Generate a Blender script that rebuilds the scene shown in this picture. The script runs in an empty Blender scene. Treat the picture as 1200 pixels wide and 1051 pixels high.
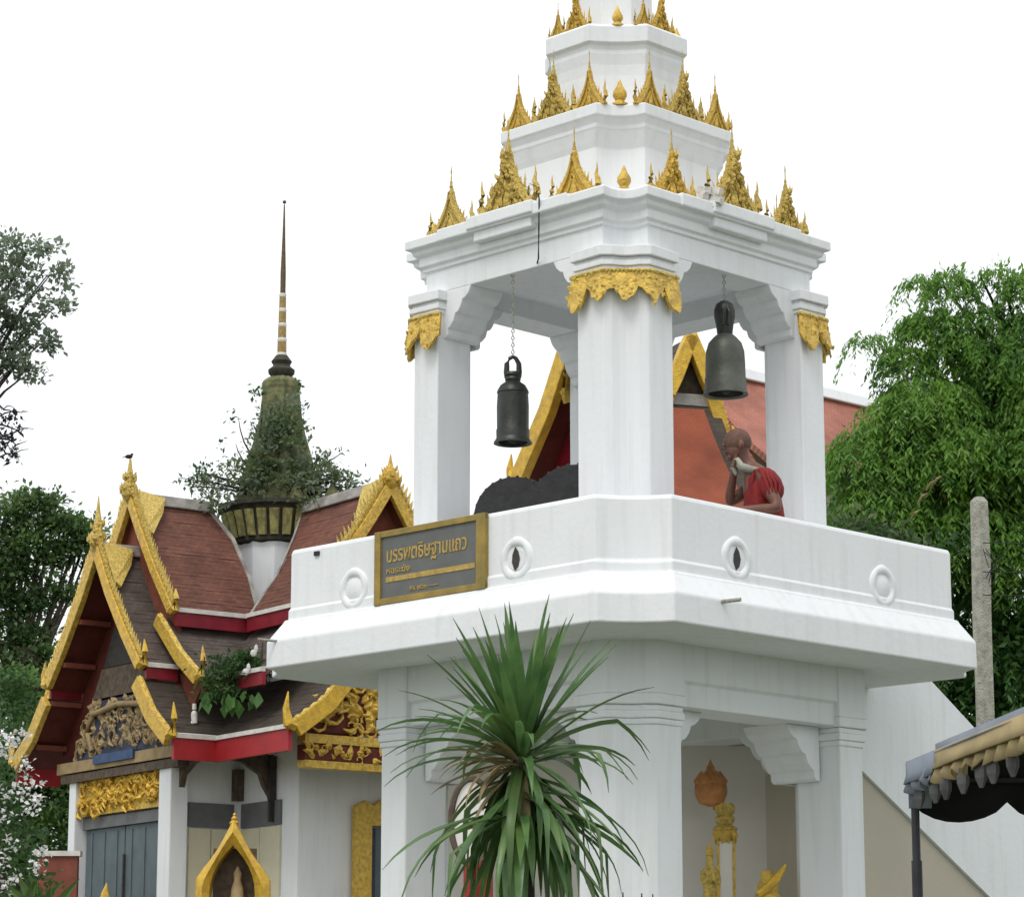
import bpy, bmesh, math, random
import numpy as np
from mathutils import Vector, Matrix
random.seed(7); rng = np.random.default_rng(7)
S = bpy.context.scene
COL = S.collection
R = math.radians

# ------------------------------------------------------------------ camera, sky, sun, exposure
cam_d = bpy.data.cameras.new('camera'); cam = bpy.data.objects.new('camera', cam_d); COL.objects.link(cam)
cam_d.sensor_width = 36; cam_d.lens = 99.0; cam_d.clip_end = 3000
cam.location = (0, 0, 1.6); cam.rotation_euler = (R(90 + 12), 0, 0)
S.camera = cam
SUN_EL, SUN_AZ = R(58), R(205)          # high and veiled, behind the viewer's left shoulder
w = bpy.data.worlds.new('World'); S.world = w; w.use_nodes = True
nt = w.node_tree; nt.nodes.clear()
sky = nt.nodes.new('ShaderNodeTexSky'); sky.sky_type = 'NISHITA'; sky.sun_disc = False
sky.sun_elevation = SUN_EL; sky.sun_rotation = SUN_AZ; sky.dust_density = 3
mx = nt.nodes.new('ShaderNodeMix'); mx.data_type = 'RGBA'; mx.inputs[0].default_value = 0.88
mx.inputs[7].default_value = (6.5, 6.6, 6.65, 1)      # even white overcast deck
bg = nt.nodes.new('ShaderNodeBackground'); bg.inputs[1].default_value = 0.15
ou = nt.nodes.new('ShaderNodeOutputWorld')
nt.links.new(sky.outputs[0], mx.inputs[6]); nt.links.new(mx.outputs[2], bg.inputs[0]); nt.links.new(bg.outputs[0], ou.inputs[0])
sd = bpy.data.lights.new('sun', 'SUN'); sd.energy = 1.15; sd.angle = R(22); sd.color = (1, .97, .93)
so = bpy.data.objects.new('sun', sd); COL.objects.link(so)
# azimuth measured so that the light comes from behind-left of the viewer
dirv = Vector((-0.45 * math.cos(SUN_EL), -0.89 * math.cos(SUN_EL), math.sin(SUN_EL)))
so.rotation_euler = dirv.to_track_quat('Z', 'Y').to_euler(); so.location = (-8, -10, 30)
S.view_settings.view_transform = 'Standard'; S.view_settings.look = 'None'
S.view_settings.exposure = 0.3; S.view_settings.gamma = 1.0; S.view_settings.use_curve_mapping = False

# ------------------------------------------------------------------ materials
def mat(name, col, rough=.7, var=.15, scale=6.0, bump=.0, bscale=None, metal=0.0, col2=None, streak=None, streak_amt=.0,
        transl=0.0, spec=.4, coat=0.0, detail=5):
    m = bpy.data.materials.new(name); m.use_nodes = True
    n = m.node_tree.nodes; l = m.node_tree.links
    b = n['Principled BSDF']; b.inputs['Roughness'].default_value = rough; b.inputs['Metallic'].default_value = metal
    b.inputs['Specular IOR Level'].default_value = spec; b.inputs['Coat Weight'].default_value = coat
    tc = n.new('ShaderNodeTexCoord'); no = n.new('ShaderNodeTexNoise'); no.inputs['Scale'].default_value = scale; no.inputs['Detail'].default_value = detail
    l.new(tc.outputs['Object'], no.inputs['Vector'])
    rp = n.new('ShaderNodeValToRGB'); rp.color_ramp.elements[0].position = .3; rp.color_ramp.elements[1].position = .72
    c2 = col2 or tuple(c * (1 - var * 1.6) for c in col)
    rp.color_ramp.elements[0].color = (*c2, 1); rp.color_ramp.elements[1].color = (*col, 1)
    l.new(no.outputs['Fac'], rp.inputs['Fac'])
    out = rp.outputs['Color']
    if streak:
        mp = n.new('ShaderNodeMapping'); mp.inputs['Scale'].default_value = (9, 9, .8)
        n2 = n.new('ShaderNodeTexNoise'); n2.inputs['Scale'].default_value = 1.6; n2.inputs['Detail'].default_value = 6
        l.new(tc.outputs['Object'], mp.inputs['Vector']); l.new(mp.outputs['Vector'], n2.inputs['Vector'])
        r2 = n.new('ShaderNodeValToRGB'); r2.color_ramp.elements[0].position = .5; r2.color_ramp.elements[1].position = .8
        r2.color_ramp.elements[0].color = (0, 0, 0, 1); r2.color_ramp.elements[1].color = (streak_amt,) * 3 + (1,)
        l.new(n2.outputs['Fac'], r2.inputs['Fac'])
        mm = n.new('ShaderNodeMix'); mm.data_type = 'RGBA'; mm.inputs[7].default_value = (*streak, 1)
        l.new(r2.outputs['Color'], mm.inputs[0]); l.new(out, mm.inputs[6]); out = mm.outputs[2]
    l.new(out, b.inputs['Base Color'])
    if bump:
        n3 = n.new('ShaderNodeTexNoise'); n3.inputs['Scale'].default_value = bscale or scale * 4; n3.inputs['Detail'].default_value = 6
        l.new(tc.outputs['Object'], n3.inputs['Vector'])
        bp = n.new('ShaderNodeBump'); bp.inputs['Strength'].default_value = bump; bp.inputs['Distance'].default_value = .02
        l.new(n3.outputs['Fac'], bp.inputs['Height']); l.new(bp.outputs['Normal'], b.inputs['Normal'])
    if transl:
        o = n['Material Output']; tr = n.new('ShaderNodeBsdfTranslucent'); ms = n.new('ShaderNodeMixShader'); ms.inputs[0].default_value = transl
        l.new(out, tr.inputs['Color']); l.new(b.outputs[0], ms.inputs[1]); l.new(tr.outputs[0], ms.inputs[2]); l.new(ms.outputs[0], o.inputs['Surface'])
    return m

M = {}
M['white'] = mat('white_limewash', (.80, .82, .835), .75, .035, 1.3, .12, 22, streak=(.50, .51, .47), streak_amt=.28)
M['white_low'] = mat('white_lower_limewash', (.76, .79, .80), .75, .05, 1.1, .12, 20, streak=(.52, .53, .46), streak_amt=.35)
M['tan_plaster'] = mat('tan_plaster', (.50, .46, .37), .85, .08, 1.5, .15, 25)
M['cream_wall'] = mat('pale_cream_plaster', (.70, .67, .61), .85, .08, 1.5, .12, 25)
M['soffit_white'] = mat('aged_white_ceiling', (.62, .63, .60), .85, .12, 1.5, .1, 15)
M['gold'] = mat('ochre_gilding', (.82, .55, .09), .4, .3, 18, .7, 50, metal=.12, col2=(.44, .28, .055))
M['gold_old'] = mat('weathered_gilding', (.86, .64, .16), .42, .4, 34, .8, 70, metal=.12, col2=(.36, .25, .06))
M['gold_bright'] = mat('bright_yellow_gilding', (.78, .50, .05), .38, .3, 12, .5, 45, metal=.28, col2=(.50, .30, .05))
M['bronze'] = mat('dark_bronze', (.055, .057, .052), .42, .35, 7, .15, 30, metal=.6, spec=.5)
M['bronze_green'] = mat('greenish_bronze', (.115, .12, .10), .5, .3, 6, .2, 30, metal=.45, spec=.5)
M['iron'] = mat('dark_iron', (.05, .05, .05), .5, .3, 20, .2, metal=.7)
M['black_hide'] = mat('dark_drum_hide', (.028, .028, .03), .7, .3, 12, .3, 30)
M['maroon'] = mat('maroon_boards', (.15, .028, .02), .75, .25, 5, .2)
M['rust'] = mat('red_brown_paint', (.26, .075, .045), .75, .25, 5, .2)
M['red'] = mat('red_fascia_paint', (.42, .022, .028), .5, .15, 4, .1)
M['crimson'] = mat('crimson_fascia_paint', (.27, .014, .028), .5, .25, 4, .1)
M['trim'] = mat('grey_ridge_mortar', (.42, .40, .37), .85, .3, 5, .4, col2=(.20, .185, .17))
M['stain_trim'] = mat('white_eave_trim', (.75, .73, .68), .7, .15, 9, .1)
M['pole'] = mat('rough_concrete', (.47, .46, .39), .95, .3, 16, .9, 60, col2=(.27, .265, .22))
M['grey_door'] = mat('blue_grey_door_paint', (.115, .15, .165), .6, .15, 4, .1)
M['grey_panel'] = mat('grey_lintel_panel', (.16, .165, .17), .7, .15, 5)
M['cream'] = mat('cream_shutter_paint', (.66, .62, .46), .6, .06, 5)
M['brown_wood'] = mat('weathered_brown_wood', (.14, .105, .075), .8, .35, 12, .3)
M['dark_wood'] = mat('dark_wood', (.055, .05, .045), .7, .3, 12, .2)
M['beige'] = mat('beige_frieze_paint', (.40, .29, .15), .8, .25, 6, .2)
M['navy'] = mat('dark_blue_ground', (.045, .055, .09), .7, .3, 6)
M['blue'] = mat('blue_tile_strip', (.05, .10, .22), .6, .3, 8)
M['mossy'] = mat('mossy_gilt_masonry', (.25, .245, .125), .9, .5, 8, .7, 30, col2=(.075, .085, .035))
M['mossy_gilt'] = mat('mossy_gilt_panel', (.44, .39, .15), .85, .5, 7, .6, 30, col2=(.13, .135, .05), streak=(.06, .065, .03), streak_amt=.8)
M['moss_dark'] = mat('black_mossy_masonry', (.07, .07, .05), .9, .4, 8, .7, 30)
M['spike'] = mat('tarnished_spire_metal', (.17, .11, .055), .55, .3, 20, .2, metal=.4)
M['band'] = mat('gold_band', (.42, .30, .10), .45, .3, 20, .2, metal=.3)
M['bark'] = mat('tree_bark', (.085, .07, .055), .95, .4, 9, .8, 25)
M['twig'] = mat('dark_twig', (.035, .03, .028), .9, .3, 9)
def leafmat(n, c, c2, tr=.35, sc=1.1): return mat(n, c, .5, .2, sc, 0, col2=c2, transl=tr, spec=.35, detail=8)
M['leaf_dark'] = leafmat('dark_leaf', (.10, .195, .06), (.03, .075, .026), .45)
M['leaf_mid'] = leafmat('mid_green_leaf', (.18, .31, .085), (.07, .15, .042), .52)
M['leaf_haze'] = leafmat('hazy_grey_leaf', (.27, .33, .23), (.16, .21, .14), .65)  # grey of haze and backlight put into the leaf colour
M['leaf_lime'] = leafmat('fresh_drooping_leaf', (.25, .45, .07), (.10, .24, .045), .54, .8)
M['leaf_bright'] = leafmat('yellow_green_leaf', (.27, .44, .085), (.12, .26, .05), .55, 1.5)  # brighter yellow-green leaves mixed into the drooping crown
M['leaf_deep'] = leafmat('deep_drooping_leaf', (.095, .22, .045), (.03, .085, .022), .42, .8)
M['leaf_olive'] = leafmat('olive_leaf', (.19, .25, .11), (.08, .125, .05), .5, 2)
M['blade'] = mat('sword_leaf', (.155, .28, .085), .34, .3, 7, .1, 60, col2=(.065, .15, .05), transl=.3, spec=.5)
M['blade_light'] = mat('pale_sword_leaf', (.13, .21, .06), .4, .3, 5, col2=(.07, .14, .04), transl=.2)
M['blade_dead'] = mat('dry_sword_leaf', (.42, .35, .19), .8, .3, 8, col2=(.24, .18, .09), transl=.15)
M['petal'] = mat('white_petal', (.82, .82, .80), .6, .06, 5, transl=.3)
M['skin'] = mat('brown_skin', (.17, .075, .05), .5, .15, 12)
M['hair'] = mat('shaven_scalp', (.15, .075, .052), .7, .2, 30)
M['robe'] = mat('red_robe_cloth', (.24, .014, .014), .8, .25, 9, .5, 14)
M['scarf'] = mat('pale_grey_cloth', (.36, .36, .30), .85, .2, 14, .4)
M['plaque'] = mat('grey_plaque', (.135, .14, .135), .5, .12, 9)
M['plaque_frame'] = mat('tarnished_brass_frame', (.40, .27, .06), .5, .35, 8, .2, metal=.3, col2=(.22, .17, .05))
M['letter'] = mat('gold_lettering', (.58, .40, .10), .45, .3, 25, metal=.2)
M['grey_cloth'] = mat('blue_grey_canopy_cloth', (.22, .25, .30), .85, .15, 5, .25, 9)
M['tan_cloth'] = mat('tan_canopy_cloth', (.44, .34, .17), .85, .2, 5, .25, 9)
M['inner_shade'] = mat('inner_shade_black', (.012, .012, .014), .9, .2, 5)  # shade inside the canopy put into the cloth colour
M['tassel'] = mat('grey_tassel_cloth', (.13, .13, .13), .9, .3, 15)
M['post'] = mat('dark_painted_steel', (.045, .045, .05), .5, .2, 12, metal=.4)
M['orange_gild'] = mat('orange_gilding', (.62, .27, .09), .5, .25, 18, .5, metal=.15)
M['red_lac'] = mat('red_lacquer', (.40, .03, .025), .4, .2, 5)
M['concrete'] = mat('dark_green_paving', (.115, .13, .08), .9, .2, 1.5, .3)  # unseen ground; dark green tone chosen for the light it bounces up
M['board_white'] = mat('white_board', (.80, .79, .74), .5, .04, 4)

def tilemat(name, c1, c2, rows=5.0, mort=(.05, .035, .03)):
    m = bpy.data.materials.new(name); m.use_nodes = True
    n = m.node_tree.nodes; l = m.node_tree.links; b = n['Principled BSDF']; b.inputs['Roughness'].default_value = .7
    b.inputs['Specular IOR Level'].default_value = .3
    uv = n.new('ShaderNodeUVMap'); br = n.new('ShaderNodeTexBrick'); br.inputs['Scale'].default_value = rows
    br.inputs['Color1'].default_value = (*c1, 1); br.inputs['Color2'].default_value = (*c2, 1); br.inputs['Mortar'].default_value = (*mort, 1)
    br.inputs['Mortar Size'].default_value = .012; br.inputs['Brick Width'].default_value = .5; br.inputs['Row Height'].default_value = .36
    l.new(uv.outputs[0], br.inputs['Vector'])
    tc = n.new('ShaderNodeTexCoord'); no = n.new('ShaderNodeTexNoise'); no.inputs['Scale'].default_value = 2.2; no.inputs['Detail'].default_value = 7
    l.new(tc.outputs['Object'], no.inputs['Vector'])
    mm = n.new('ShaderNodeMix'); mm.data_type = 'RGBA'; mm.blend_type = 'MULTIPLY'; mm.inputs[0].default_value = .75
    r = n.new('ShaderNodeValToRGB'); r.color_ramp.elements[0].position = .3; r.color_ramp.elements[0].color = (.5, .5, .48, 1); r.color_ramp.elements[1].position = .65
    l.new(no.outputs['Fac'], r.inputs['Fac']); l.new(br.outputs['Color'], mm.inputs[6]); l.new(r.outputs['Color'], mm.inputs[7])
    l.new(mm.outputs[2], b.inputs['Base Color'])
    bp = n.new('ShaderNodeBump'); bp.inputs['Strength'].default_value = .5; bp.inputs['Distance'].default_value = .02; bp.invert = True
    l.new(br.outputs['Fac'], bp.inputs['Height']); l.new(bp.outputs['Normal'], b.inputs['Normal'])
    return m
M['tile_red'] = tilemat('red_brown_roof_tile', (.205, .082, .054), (.150, .060, .042))
M['tile_grey'] = tilemat('grey_brown_roof_tile', (.125, .10, .085), (.095, .075, .065))
M['tile_dark'] = tilemat('dark_brown_roof_tile', (.085, .068, .052), (.065, .052, .042))
M['tile_orange'] = tilemat('orange_roof_tile', (.33, .085, .04), (.31, .078, .038), rows=9, mort=(.15, .04, .022))
M['tile_salmon'] = tilemat('salmon_roof_tile', (.44, .17, .12), (.38, .145, .10), mort=(.25, .10, .07))

# ------------------------------------------------------------------ mesh helpers
def off(o):
    v = Vector((0, 0, 0))
    while o is not None:
        v += o.location; o = o.parent
    return v
class MB:
    def __init__(s): s.v = []; s.f = []; s.uv = None
    def add(s, vs, fs):
        b = len(s.v); s.v += [tuple(v) for v in vs]; s.f += [tuple(i + b for i in f) for f in fs]; return s
    def box(s, c, size, ax=None):
        ax = ax or (Vector((1, 0, 0)), Vector((0, 1, 0)), Vector((0, 0, 1))); c = Vector(c)
        vs = [c + ax[0] * (sx * size[0] / 2) + ax[1] * (sy * size[1] / 2) + ax[2] * (sz * size[2] / 2)
              for sz in (-1, 1) for sx, sy in ((-1, -1), (1, -1), (1, 1), (-1, 1))]
        return s.add(vs, [(0, 3, 2, 1), (4, 5, 6, 7), (0, 1, 5, 4), (1, 2, 6, 5), (2, 3, 7, 6), (3, 0, 4, 7)])
    def prism(s, poly, d):
        """closed planar polygon of world points, pushed along d"""
        d = Vector(d); n = len(poly); a = [Vector(p) for p in poly]
        return s.add(a + [p + d for p in a], [tuple(range(n))[::-1], tuple(range(n, 2 * n))] + [(i, (i + 1) % n, (i + 1) % n + n, i + n) for i in range(n)])
    def rings(s, rr, cap0=True, cap1=True, close=True):
        n = len(rr[0]); vs = [p for r_ in rr for p in r_]; fs = []
        for k in range(len(rr) - 1):
            for i in range(n if close else n - 1):
                j = (i + 1) % n; fs.append((k * n + i, k * n + j, (k + 1) * n + j, (k + 1) * n + i))
        if cap0: fs.append(tuple(range(n))[::-1])
        if cap1: fs.append(tuple(range((len(rr) - 1) * n, len(rr) * n)))
        return s.add(vs, fs)
    def lathe(s, prof, c, n=24, axis=None):
        c = Vector(c); q = Vector((0, 0, 1)).rotation_difference(Vector(axis)) if axis is not None else None
        rr = []
        for r_, z in prof:
            ring = []
            for i in range(n):
                a = 2 * math.pi * i / n; v = Vector((r_ * math.cos(a), r_ * math.sin(a), z))
                ring.append(c + (q @ v if q else v))
            rr.append(ring)
        return s.rings(rr)
    def tube(s, pts, rad, n=6):
        pts = [Vector(p) for p in pts]; rr = []
        if not hasattr(rad, '__len__'): rad = [rad] * len(pts)
        for i, p in enumerate(pts):
            t = (pts[min(i + 1, len(pts) - 1)] - pts[max(i - 1, 0)]).normalized()
            u = t.cross(Vector((0, 0, 1)) if abs(t.z) < .95 else Vector((1, 0, 0))).normalized(); v_ = t.cross(u)
            rr.append([p + (u * math.cos(2 * math.pi * k / n) + v_ * math.sin(2 * math.pi * k / n)) * rad[i] for k in range(n)])
        return s.rings(rr)
    def ball(s, c, r, n=10, m=6, sc=(1, 1, 1)):
        c = Vector(c); rr = []
        for j in range(m + 1):
            a = -math.pi / 2 + math.pi * j / m; rz = max(math.cos(a), .02)
            rr.append([c + Vector((r * sc[0] * rz * math.cos(2 * math.pi * i / n), r * sc[1] * rz * math.sin(2 * math.pi * i / n), r * sc[2] * math.sin(a))) for i in range(n)])
        return s.rings(rr)
    def spike(s, c, u, n, up, wd, h, th):
        """little flame: a leaf-shaped pyramid standing on c, leaning along up"""
        c = Vector(c); u = Vector(u); n = Vector(n); up = Vector(up)
        vs = [c - u * wd / 2, c + u * wd / 2, c + up * h, c + n * th + up * h * .3, c - u * wd * .62 + up * h * .35, c + u * wd * .62 + up * h * .35, c - n * th * .6 + up * h * .3]
        return s.add(vs, [(0, 1, 3), (1, 5, 3), (5, 2, 3), (2, 4, 3), (4, 0, 3), (1, 0, 6), (5, 1, 6), (2, 5, 6), (4, 2, 6), (0, 4, 6)])
    def mesh(s, name, material, o=Vector((0, 0, 0)), smooth=None):
        me = bpy.data.meshes.new(name); me.from_pydata([tuple(Vector(v) - o) for v in s.v], [], s.f)
        if s.uv:
            uvl = me.uv_layers.new(name='UVMap')
            for lp in me.loops: uvl.data[lp.index].uv = s.uv[lp.vertex_index]
        bm = bmesh.new(); bm.from_mesh(me); bmesh.ops.recalc_face_normals(bm, faces=bm.faces); bm.to_mesh(me); bm.free()
        if material: me.materials.append(material)
        if smooth is not None:
            me.shade_smooth(); me.set_sharp_from_angle(angle=R(smooth))
        return me
    def build(s, name, material, parent=None, smooth=None, bevel=0, stuff=False):
        o = off(parent) if parent else Vector((0, 0, 0))
        ob = bpy.data.objects.new(name, s.mesh(name, material, o, smooth)); COL.objects.link(ob)
        if parent: ob.parent = parent
        if bevel:
            b = ob.modifiers.new('bevel', 'BEVEL'); b.width = bevel; b.segments = 2; b.limit_method = 'ANGLE'; b.angle_limit = R(28)
        if stuff: ob['kind'] = 'stuff'
        return ob
def tag(o, label, cat, group=None):
    o['label'] = label; o['category'] = cat
    if group: o['group'] = group
    return o
def thing(name, label, cat, loc=(0, 0, 0), group=None):
    o = bpy.data.objects.new(name, None); COL.objects.link(o); o.location = loc; o.empty_display_size = .3
    return tag(o, label, cat, group)
def structure(o): o['kind'] = 'structure'; return o

# positions from image pixels: a sight line through the photograph, taken at a chosen distance from the viewer
PIT = R(12); FPX = 3300.0
def zat(py, Y): return 1.6 + Y * math.tan(PIT + math.atan((525.5 - py) / FPX))
def at(px, py, Y):
    z = zat(py, Y); return Vector(((px - 600) / FPX * (Y * math.cos(PIT) + (z - 1.6) * math.sin(PIT)), Y, z))
V = Vector

# ------------------------------------------------------------------ ground
g = MB(); N = 24
for i in range(N + 1):
    for j in range(N + 1): g.v.append((-600 + 1200 * i / N, -300 + 1200 * j / N, 0))
g.f = [(i * (N + 1) + j, (i + 1) * (N + 1) + j, (i + 1) * (N + 1) + j + 1, i * (N + 1) + j + 1) for i in range(N) for j in range(N)]
structure(g.build('ground', M['concrete']))

# ================================================================== BELL TOWER
TX, TY = .774, 20.0
T = thing('bell_tower', 'tall white bell tower with gilded gable tiers and a square walled balcony', 'bell tower', (TX, TY, 0))
CORN = [V((0, -1, 0)), V((1, 0, 0)), V((0, 1, 0)), V((-1, 0, 0))]
def outline(r, w_, d, z, n=6):
    pts = []
    for c in CORN:
        t = V((-c.y, c.x, 0))
        for k in range(n + 1):
            u = k / n; p = c * (r - d * math.sin(math.pi * u) ** .8) + t * (w_ * (u - .5))
            pts.append(V((TX + p.x, TY + p.y, z)))
    return pts
def loft(prof, **kw):
    m = MB(); m.rings([outline(*p) for p in prof], **kw); return m
def frame(c, t, x=0, y=0, z=0): pass
# plinth and floor below
loft([(2.35, .5, .05, 0), (2.35, .5, .05, .28), (2.25, .5, .05, .34), (2.25, .5, .05, .5)]).build('plinth', M['white_low'], T, bevel=.01)
def column(c, r, wch, wtot, dep, z0, z1, m, grow=0.0):
    """corner column: chamfered square, its broad flat face turned outwards, shallow flute down the middle"""
    t = V((-c.y, c.x, 0)); k = (wtot - wch) / 2; g_ = grow
    pl = [(-wch / 2 - g_ * .4, g_), (-wch * .3, g_ + 0), (-wch * .15, g_ - .018), (0, g_ - .026), (wch * .15, g_ - .018), (wch * .3, g_), (wch / 2 + g_ * .4, g_), (wtot / 2 + g_, -k),
          (.097 + g_ * .4, -dep - g_), (-.097 - g_ * .4, -dep - g_), (-wtot / 2 - g_, -k)]
    m.rings([[V((TX, TY, z)) + c * (r + b) + t * a for a, b in pl] for z in (z0, z1)])
def capital(c, r, wch, wtot, dep, steps, m):
    for z0, z1, gr in steps: column(c, r, wch, wtot, dep, z0, z1, m, gr)
for i, c in enumerate(CORN):
    m = MB(); column(c, 1.69, .33, .68, .45, .5, 4.0, m); o = m.build('lower_column', M['white_low'], T, bevel=.012)
    m = MB(); capital(c, 1.69, .33, .68, .45, [(3.66, 3.70, .014), (3.70, 3.75, .026), (3.75, 3.79, .014), (3.79, 3.86, .04), (3.86, 4.225, .03)], m)
    m.build('capital', M['white_low'], o, bevel=.008)
    m = MB(); column(c, 1.48, .31, .654, .40, 4.5, 6.8, m); o = m.build('upper_column', M['white'], T, bevel=.01)
    m = MB(); capital(c, 1.48, .31, .654, .40, [(6.78, 6.81, .016), (6.81, 6.85, .032), (6.85, 6.875, .018), (6.875, 6.948, .05)], m)
    m.build('capital', M['white'], o, bevel=.006)
    # gilded collar with hanging points
    t = V((-c.y, c.x, 0)); path = [(-.345, -.20), (-.345, -.17), (-.16, .018), (.16, .018), (.345, -.17), (.345, -.20)]
    m = MB(); n_ = 36; top = []; bot = []; top2 = []; bot2 = []
    seg = [0]
    for a, b in zip(path, path[1:]): seg.append(seg[-1] + math.dist(a, b))
    for q in range(n_ + 1):
        u = q / n_ * seg[-1]
        for k in range(len(path) - 1):
            if u <= seg[k + 1] + 1e-9: break
        f_ = (u - seg[k]) / (seg[k + 1] - seg[k]); a = path[k][0] + f_ * (path[k + 1][0] - path[k][0]); b = path[k][1] + f_ * (path[k + 1][1] - path[k][1])
        x = (u / seg[-1]) * 5.0; tri = 1 - abs((x % 1) - .5) * 2
        drop = .11 + .13 * tri ** .8 + .015 * math.sin(q * 2.3)
        if abs(a) > .25: drop += .05
        flare = .012 + .25 * max(0, drop - .14)
        P0 = V((TX, TY, 0)) + c * (1.48 + b) + t * a; nrm = (c * (b + .35) + t * a).normalized()
        top.append(P0 + V((0, 0, 6.78))); bot.append(P0 + nrm * flare + V((0, 0, 6.78 - drop)))
        top2.append(top[-1] + nrm * .02); bot2.append(bot[-1] + nrm * .025)
    m.rings([top, top2, bot2, bot], cap0=False, cap1=False, close=False)
    for q in range(n_): m.add([top[q], top[q + 1], bot[q + 1], bot[q]], [(0, 1, 2, 3)])
    col_ = m.build('gilded_collar', M['gold'], o)
    m = MB()
    for q in range(1, n_):
        for _ in range(2):
            h = random.random(); p = top2[q].lerp(bot2[q], h); nn = (top2[q] - top[q]).normalized()
            m.spike(p + V((random.uniform(-.01, .01), 0, 0)), t, nn, V((0, 0, -1)), .026, .04, .012)
    for q in range(0, n_, 1): m.ball(top2[q] + V((0, 0, -.012)), .017, 6, 4)
    m.build('carving', M['gold_old'], o, stuff=True)
# lower beam ring and ceiling
loft([(1.15, .3, .0, 4.1), (1.15, .3, .0, 3.80), (1.66, .33, .1, 3.80), (1.66, .33, .1, 3.95), (1.70, .33, .1, 3.97), (1.70, .33, .1, 4.23)]).build('lower_beam', M['white_low'], T, bevel=.008)
def brackets(nf, th, t0, L_, H_, z1, name, material, prof):
    for k in range(4):
        a = R(-45 + 90 * k); nn = V((math.cos(a), math.sin(a), 0)); tt = V((-nn.y, nn.x, 0))
        for sg in (-1, 1):
            pl = [V((TX, TY, z1)) + nn * (nf - th) + tt * sg * (t0 - x * L_) + V((0, 0, -y * H_)) for x, y in prof]
            m = MB(); m.prism(pl, nn * th); m.build(name, material, T, bevel=.006)
STEP = [(0, 0), (0, 1.06), (.10, 1.05), (.16, 1.0), (.17, .86), (.24, .83), (.36, .72), (.40, .62), (.42, .56), (.52, .53), (.62, .42), (.66, .34), (.68, .28), (.78, .25), (.90, .16), (.96, .06), (1, 0)]
brackets(1.155, .40, .80, .36, .36, 3.80, 'lower_bracket', M['white_low'], STEP)
brackets(1.10, .33, .70, .29, .33, 6.95, 'bracket', M['white'], STEP)
# balcony slab, parapet
loft([(2.51, .49, .05, 4.21), (2.51, .49, .05, 4.40), (2.40, .49, .05, 4.53), (2.385, .49, .05, 4.555), (2.30, .49, .05, 4.56), (2.28, .49, .05, 4.50)]).build('balcony_ledge', M['white'], T, bevel=.012)
m = loft([(2.36, .49, .05, 4.545), (2.36, .49, .05, 4.62), (2.345, .49, .05, 4.64), (2.345, .49, .05, 5.03), (2.33, .49, .05, 5.06), (2.25, .49, .04, 5.06), (2.23, .48, .04, 5.03), (2.23, .48, .04, 4.49)], cap0=False, cap1=False)
par = m.build('parapet', M['white'], T, bevel=.01)
# vent roundels (right face t along +x+y; left face mirrored)
NF = (.245 + 2.345) / math.sqrt(2)
def face_pt(side, t, z, dn=0):
    nn = V((side * .7071, -.7071, 0)); tt = V((side * .7071, .7071, 0))
    return V((TX, TY, z)) + nn * (NF + dn) + tt * t, nn, tt
for side, px, py, hole in ((-1, 415, 690, 0), (-1, 605, 655, 1), (1, 863, 655, 1), (1, 1035, 687, 0)):
    # t from the column of the photograph
    best = min(((abs(at(px, py, (face_pt(side, q / 100, 5)[0]).y).x - face_pt(side, q / 100, 5)[0].x), q / 100) for q in range(-140, 141)))[1]
    p, nn, tt = face_pt(side, best, 0); p.z = zat(py, p.y)
    m = MB(); rr = []
    for a in range(28):
        an = 2 * math.pi * a / 28; cdir = tt * math.cos(an) + V((0, 0, 1)) * math.sin(an); rmaj = .118; rm = .03 + .004 * math.sin(an * 5)
        rr.append([p + cdir * (rmaj + rm * math.cos(b * math.pi / 4)) + nn * (rm * .5 * math.sin(b * math.pi / 4)) for b in range(8)])
    rr.append(rr[0]); m.rings(rr, cap0=False, cap1=False); o = m.build('vent_roundel', M['white'], par, smooth=60)
    m = MB(); m.lathe([(.075, 0), (.075, .004)] if hole else [(.085, 0), (.05, .012), (.02, .016)], p - nn * .001, 20, nn)
    o2 = m.build('vent_recess', M['white'], par, smooth=40)
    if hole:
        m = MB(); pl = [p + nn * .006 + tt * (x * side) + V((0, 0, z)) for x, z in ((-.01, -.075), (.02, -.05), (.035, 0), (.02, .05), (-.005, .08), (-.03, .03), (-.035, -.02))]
        m.prism(pl, nn * .004); m.build('vent_shade_plate', M['dark_wood'], par)  # dark plate coloured for the shade inside the vent hole
# Y-shaped hook, drain pipes, cable
p = at(695, 603, 17.75); m = MB(); m.tube([p + V((0, 0, -.03)), p], .006); m.tube([p, p + V((-.018, -.01, .03))], .005); m.tube([p, p + V((.018, -.01, .03))], .005)
m.build('forked_hook', M['iron'], T)
p = min((V((TX, TY, 4.45)) + V((.7071, -.7071, 0)) * 1.885 + V((.7071, .7071, 0)) * (q / 100) for q in range(-140, 141)), key=lambda v: abs(at(836, 706, v.y).x - v.x)); p.z = zat(706, p.y); m = MB(); m.tube([p, p + V((.17, -.10, .005))], .013, 10); m.build('drain_pipe', M['pole'], T, smooth=40)
p = at(336, 752, 19.7); m = MB(); m.tube([p, p + V((-.2, -.05, .012))], .010, 10); m.build('drain_pipe', M['pole'], T, smooth=40)
p, nn, tt = face_pt(-1, 1.2, 5.0); m = MB(); m.box(p, (.05, .03, .03), (tt, nn, V((0, 0, 1)))); m.build('cable_clip', M['iron'], T)
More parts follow.
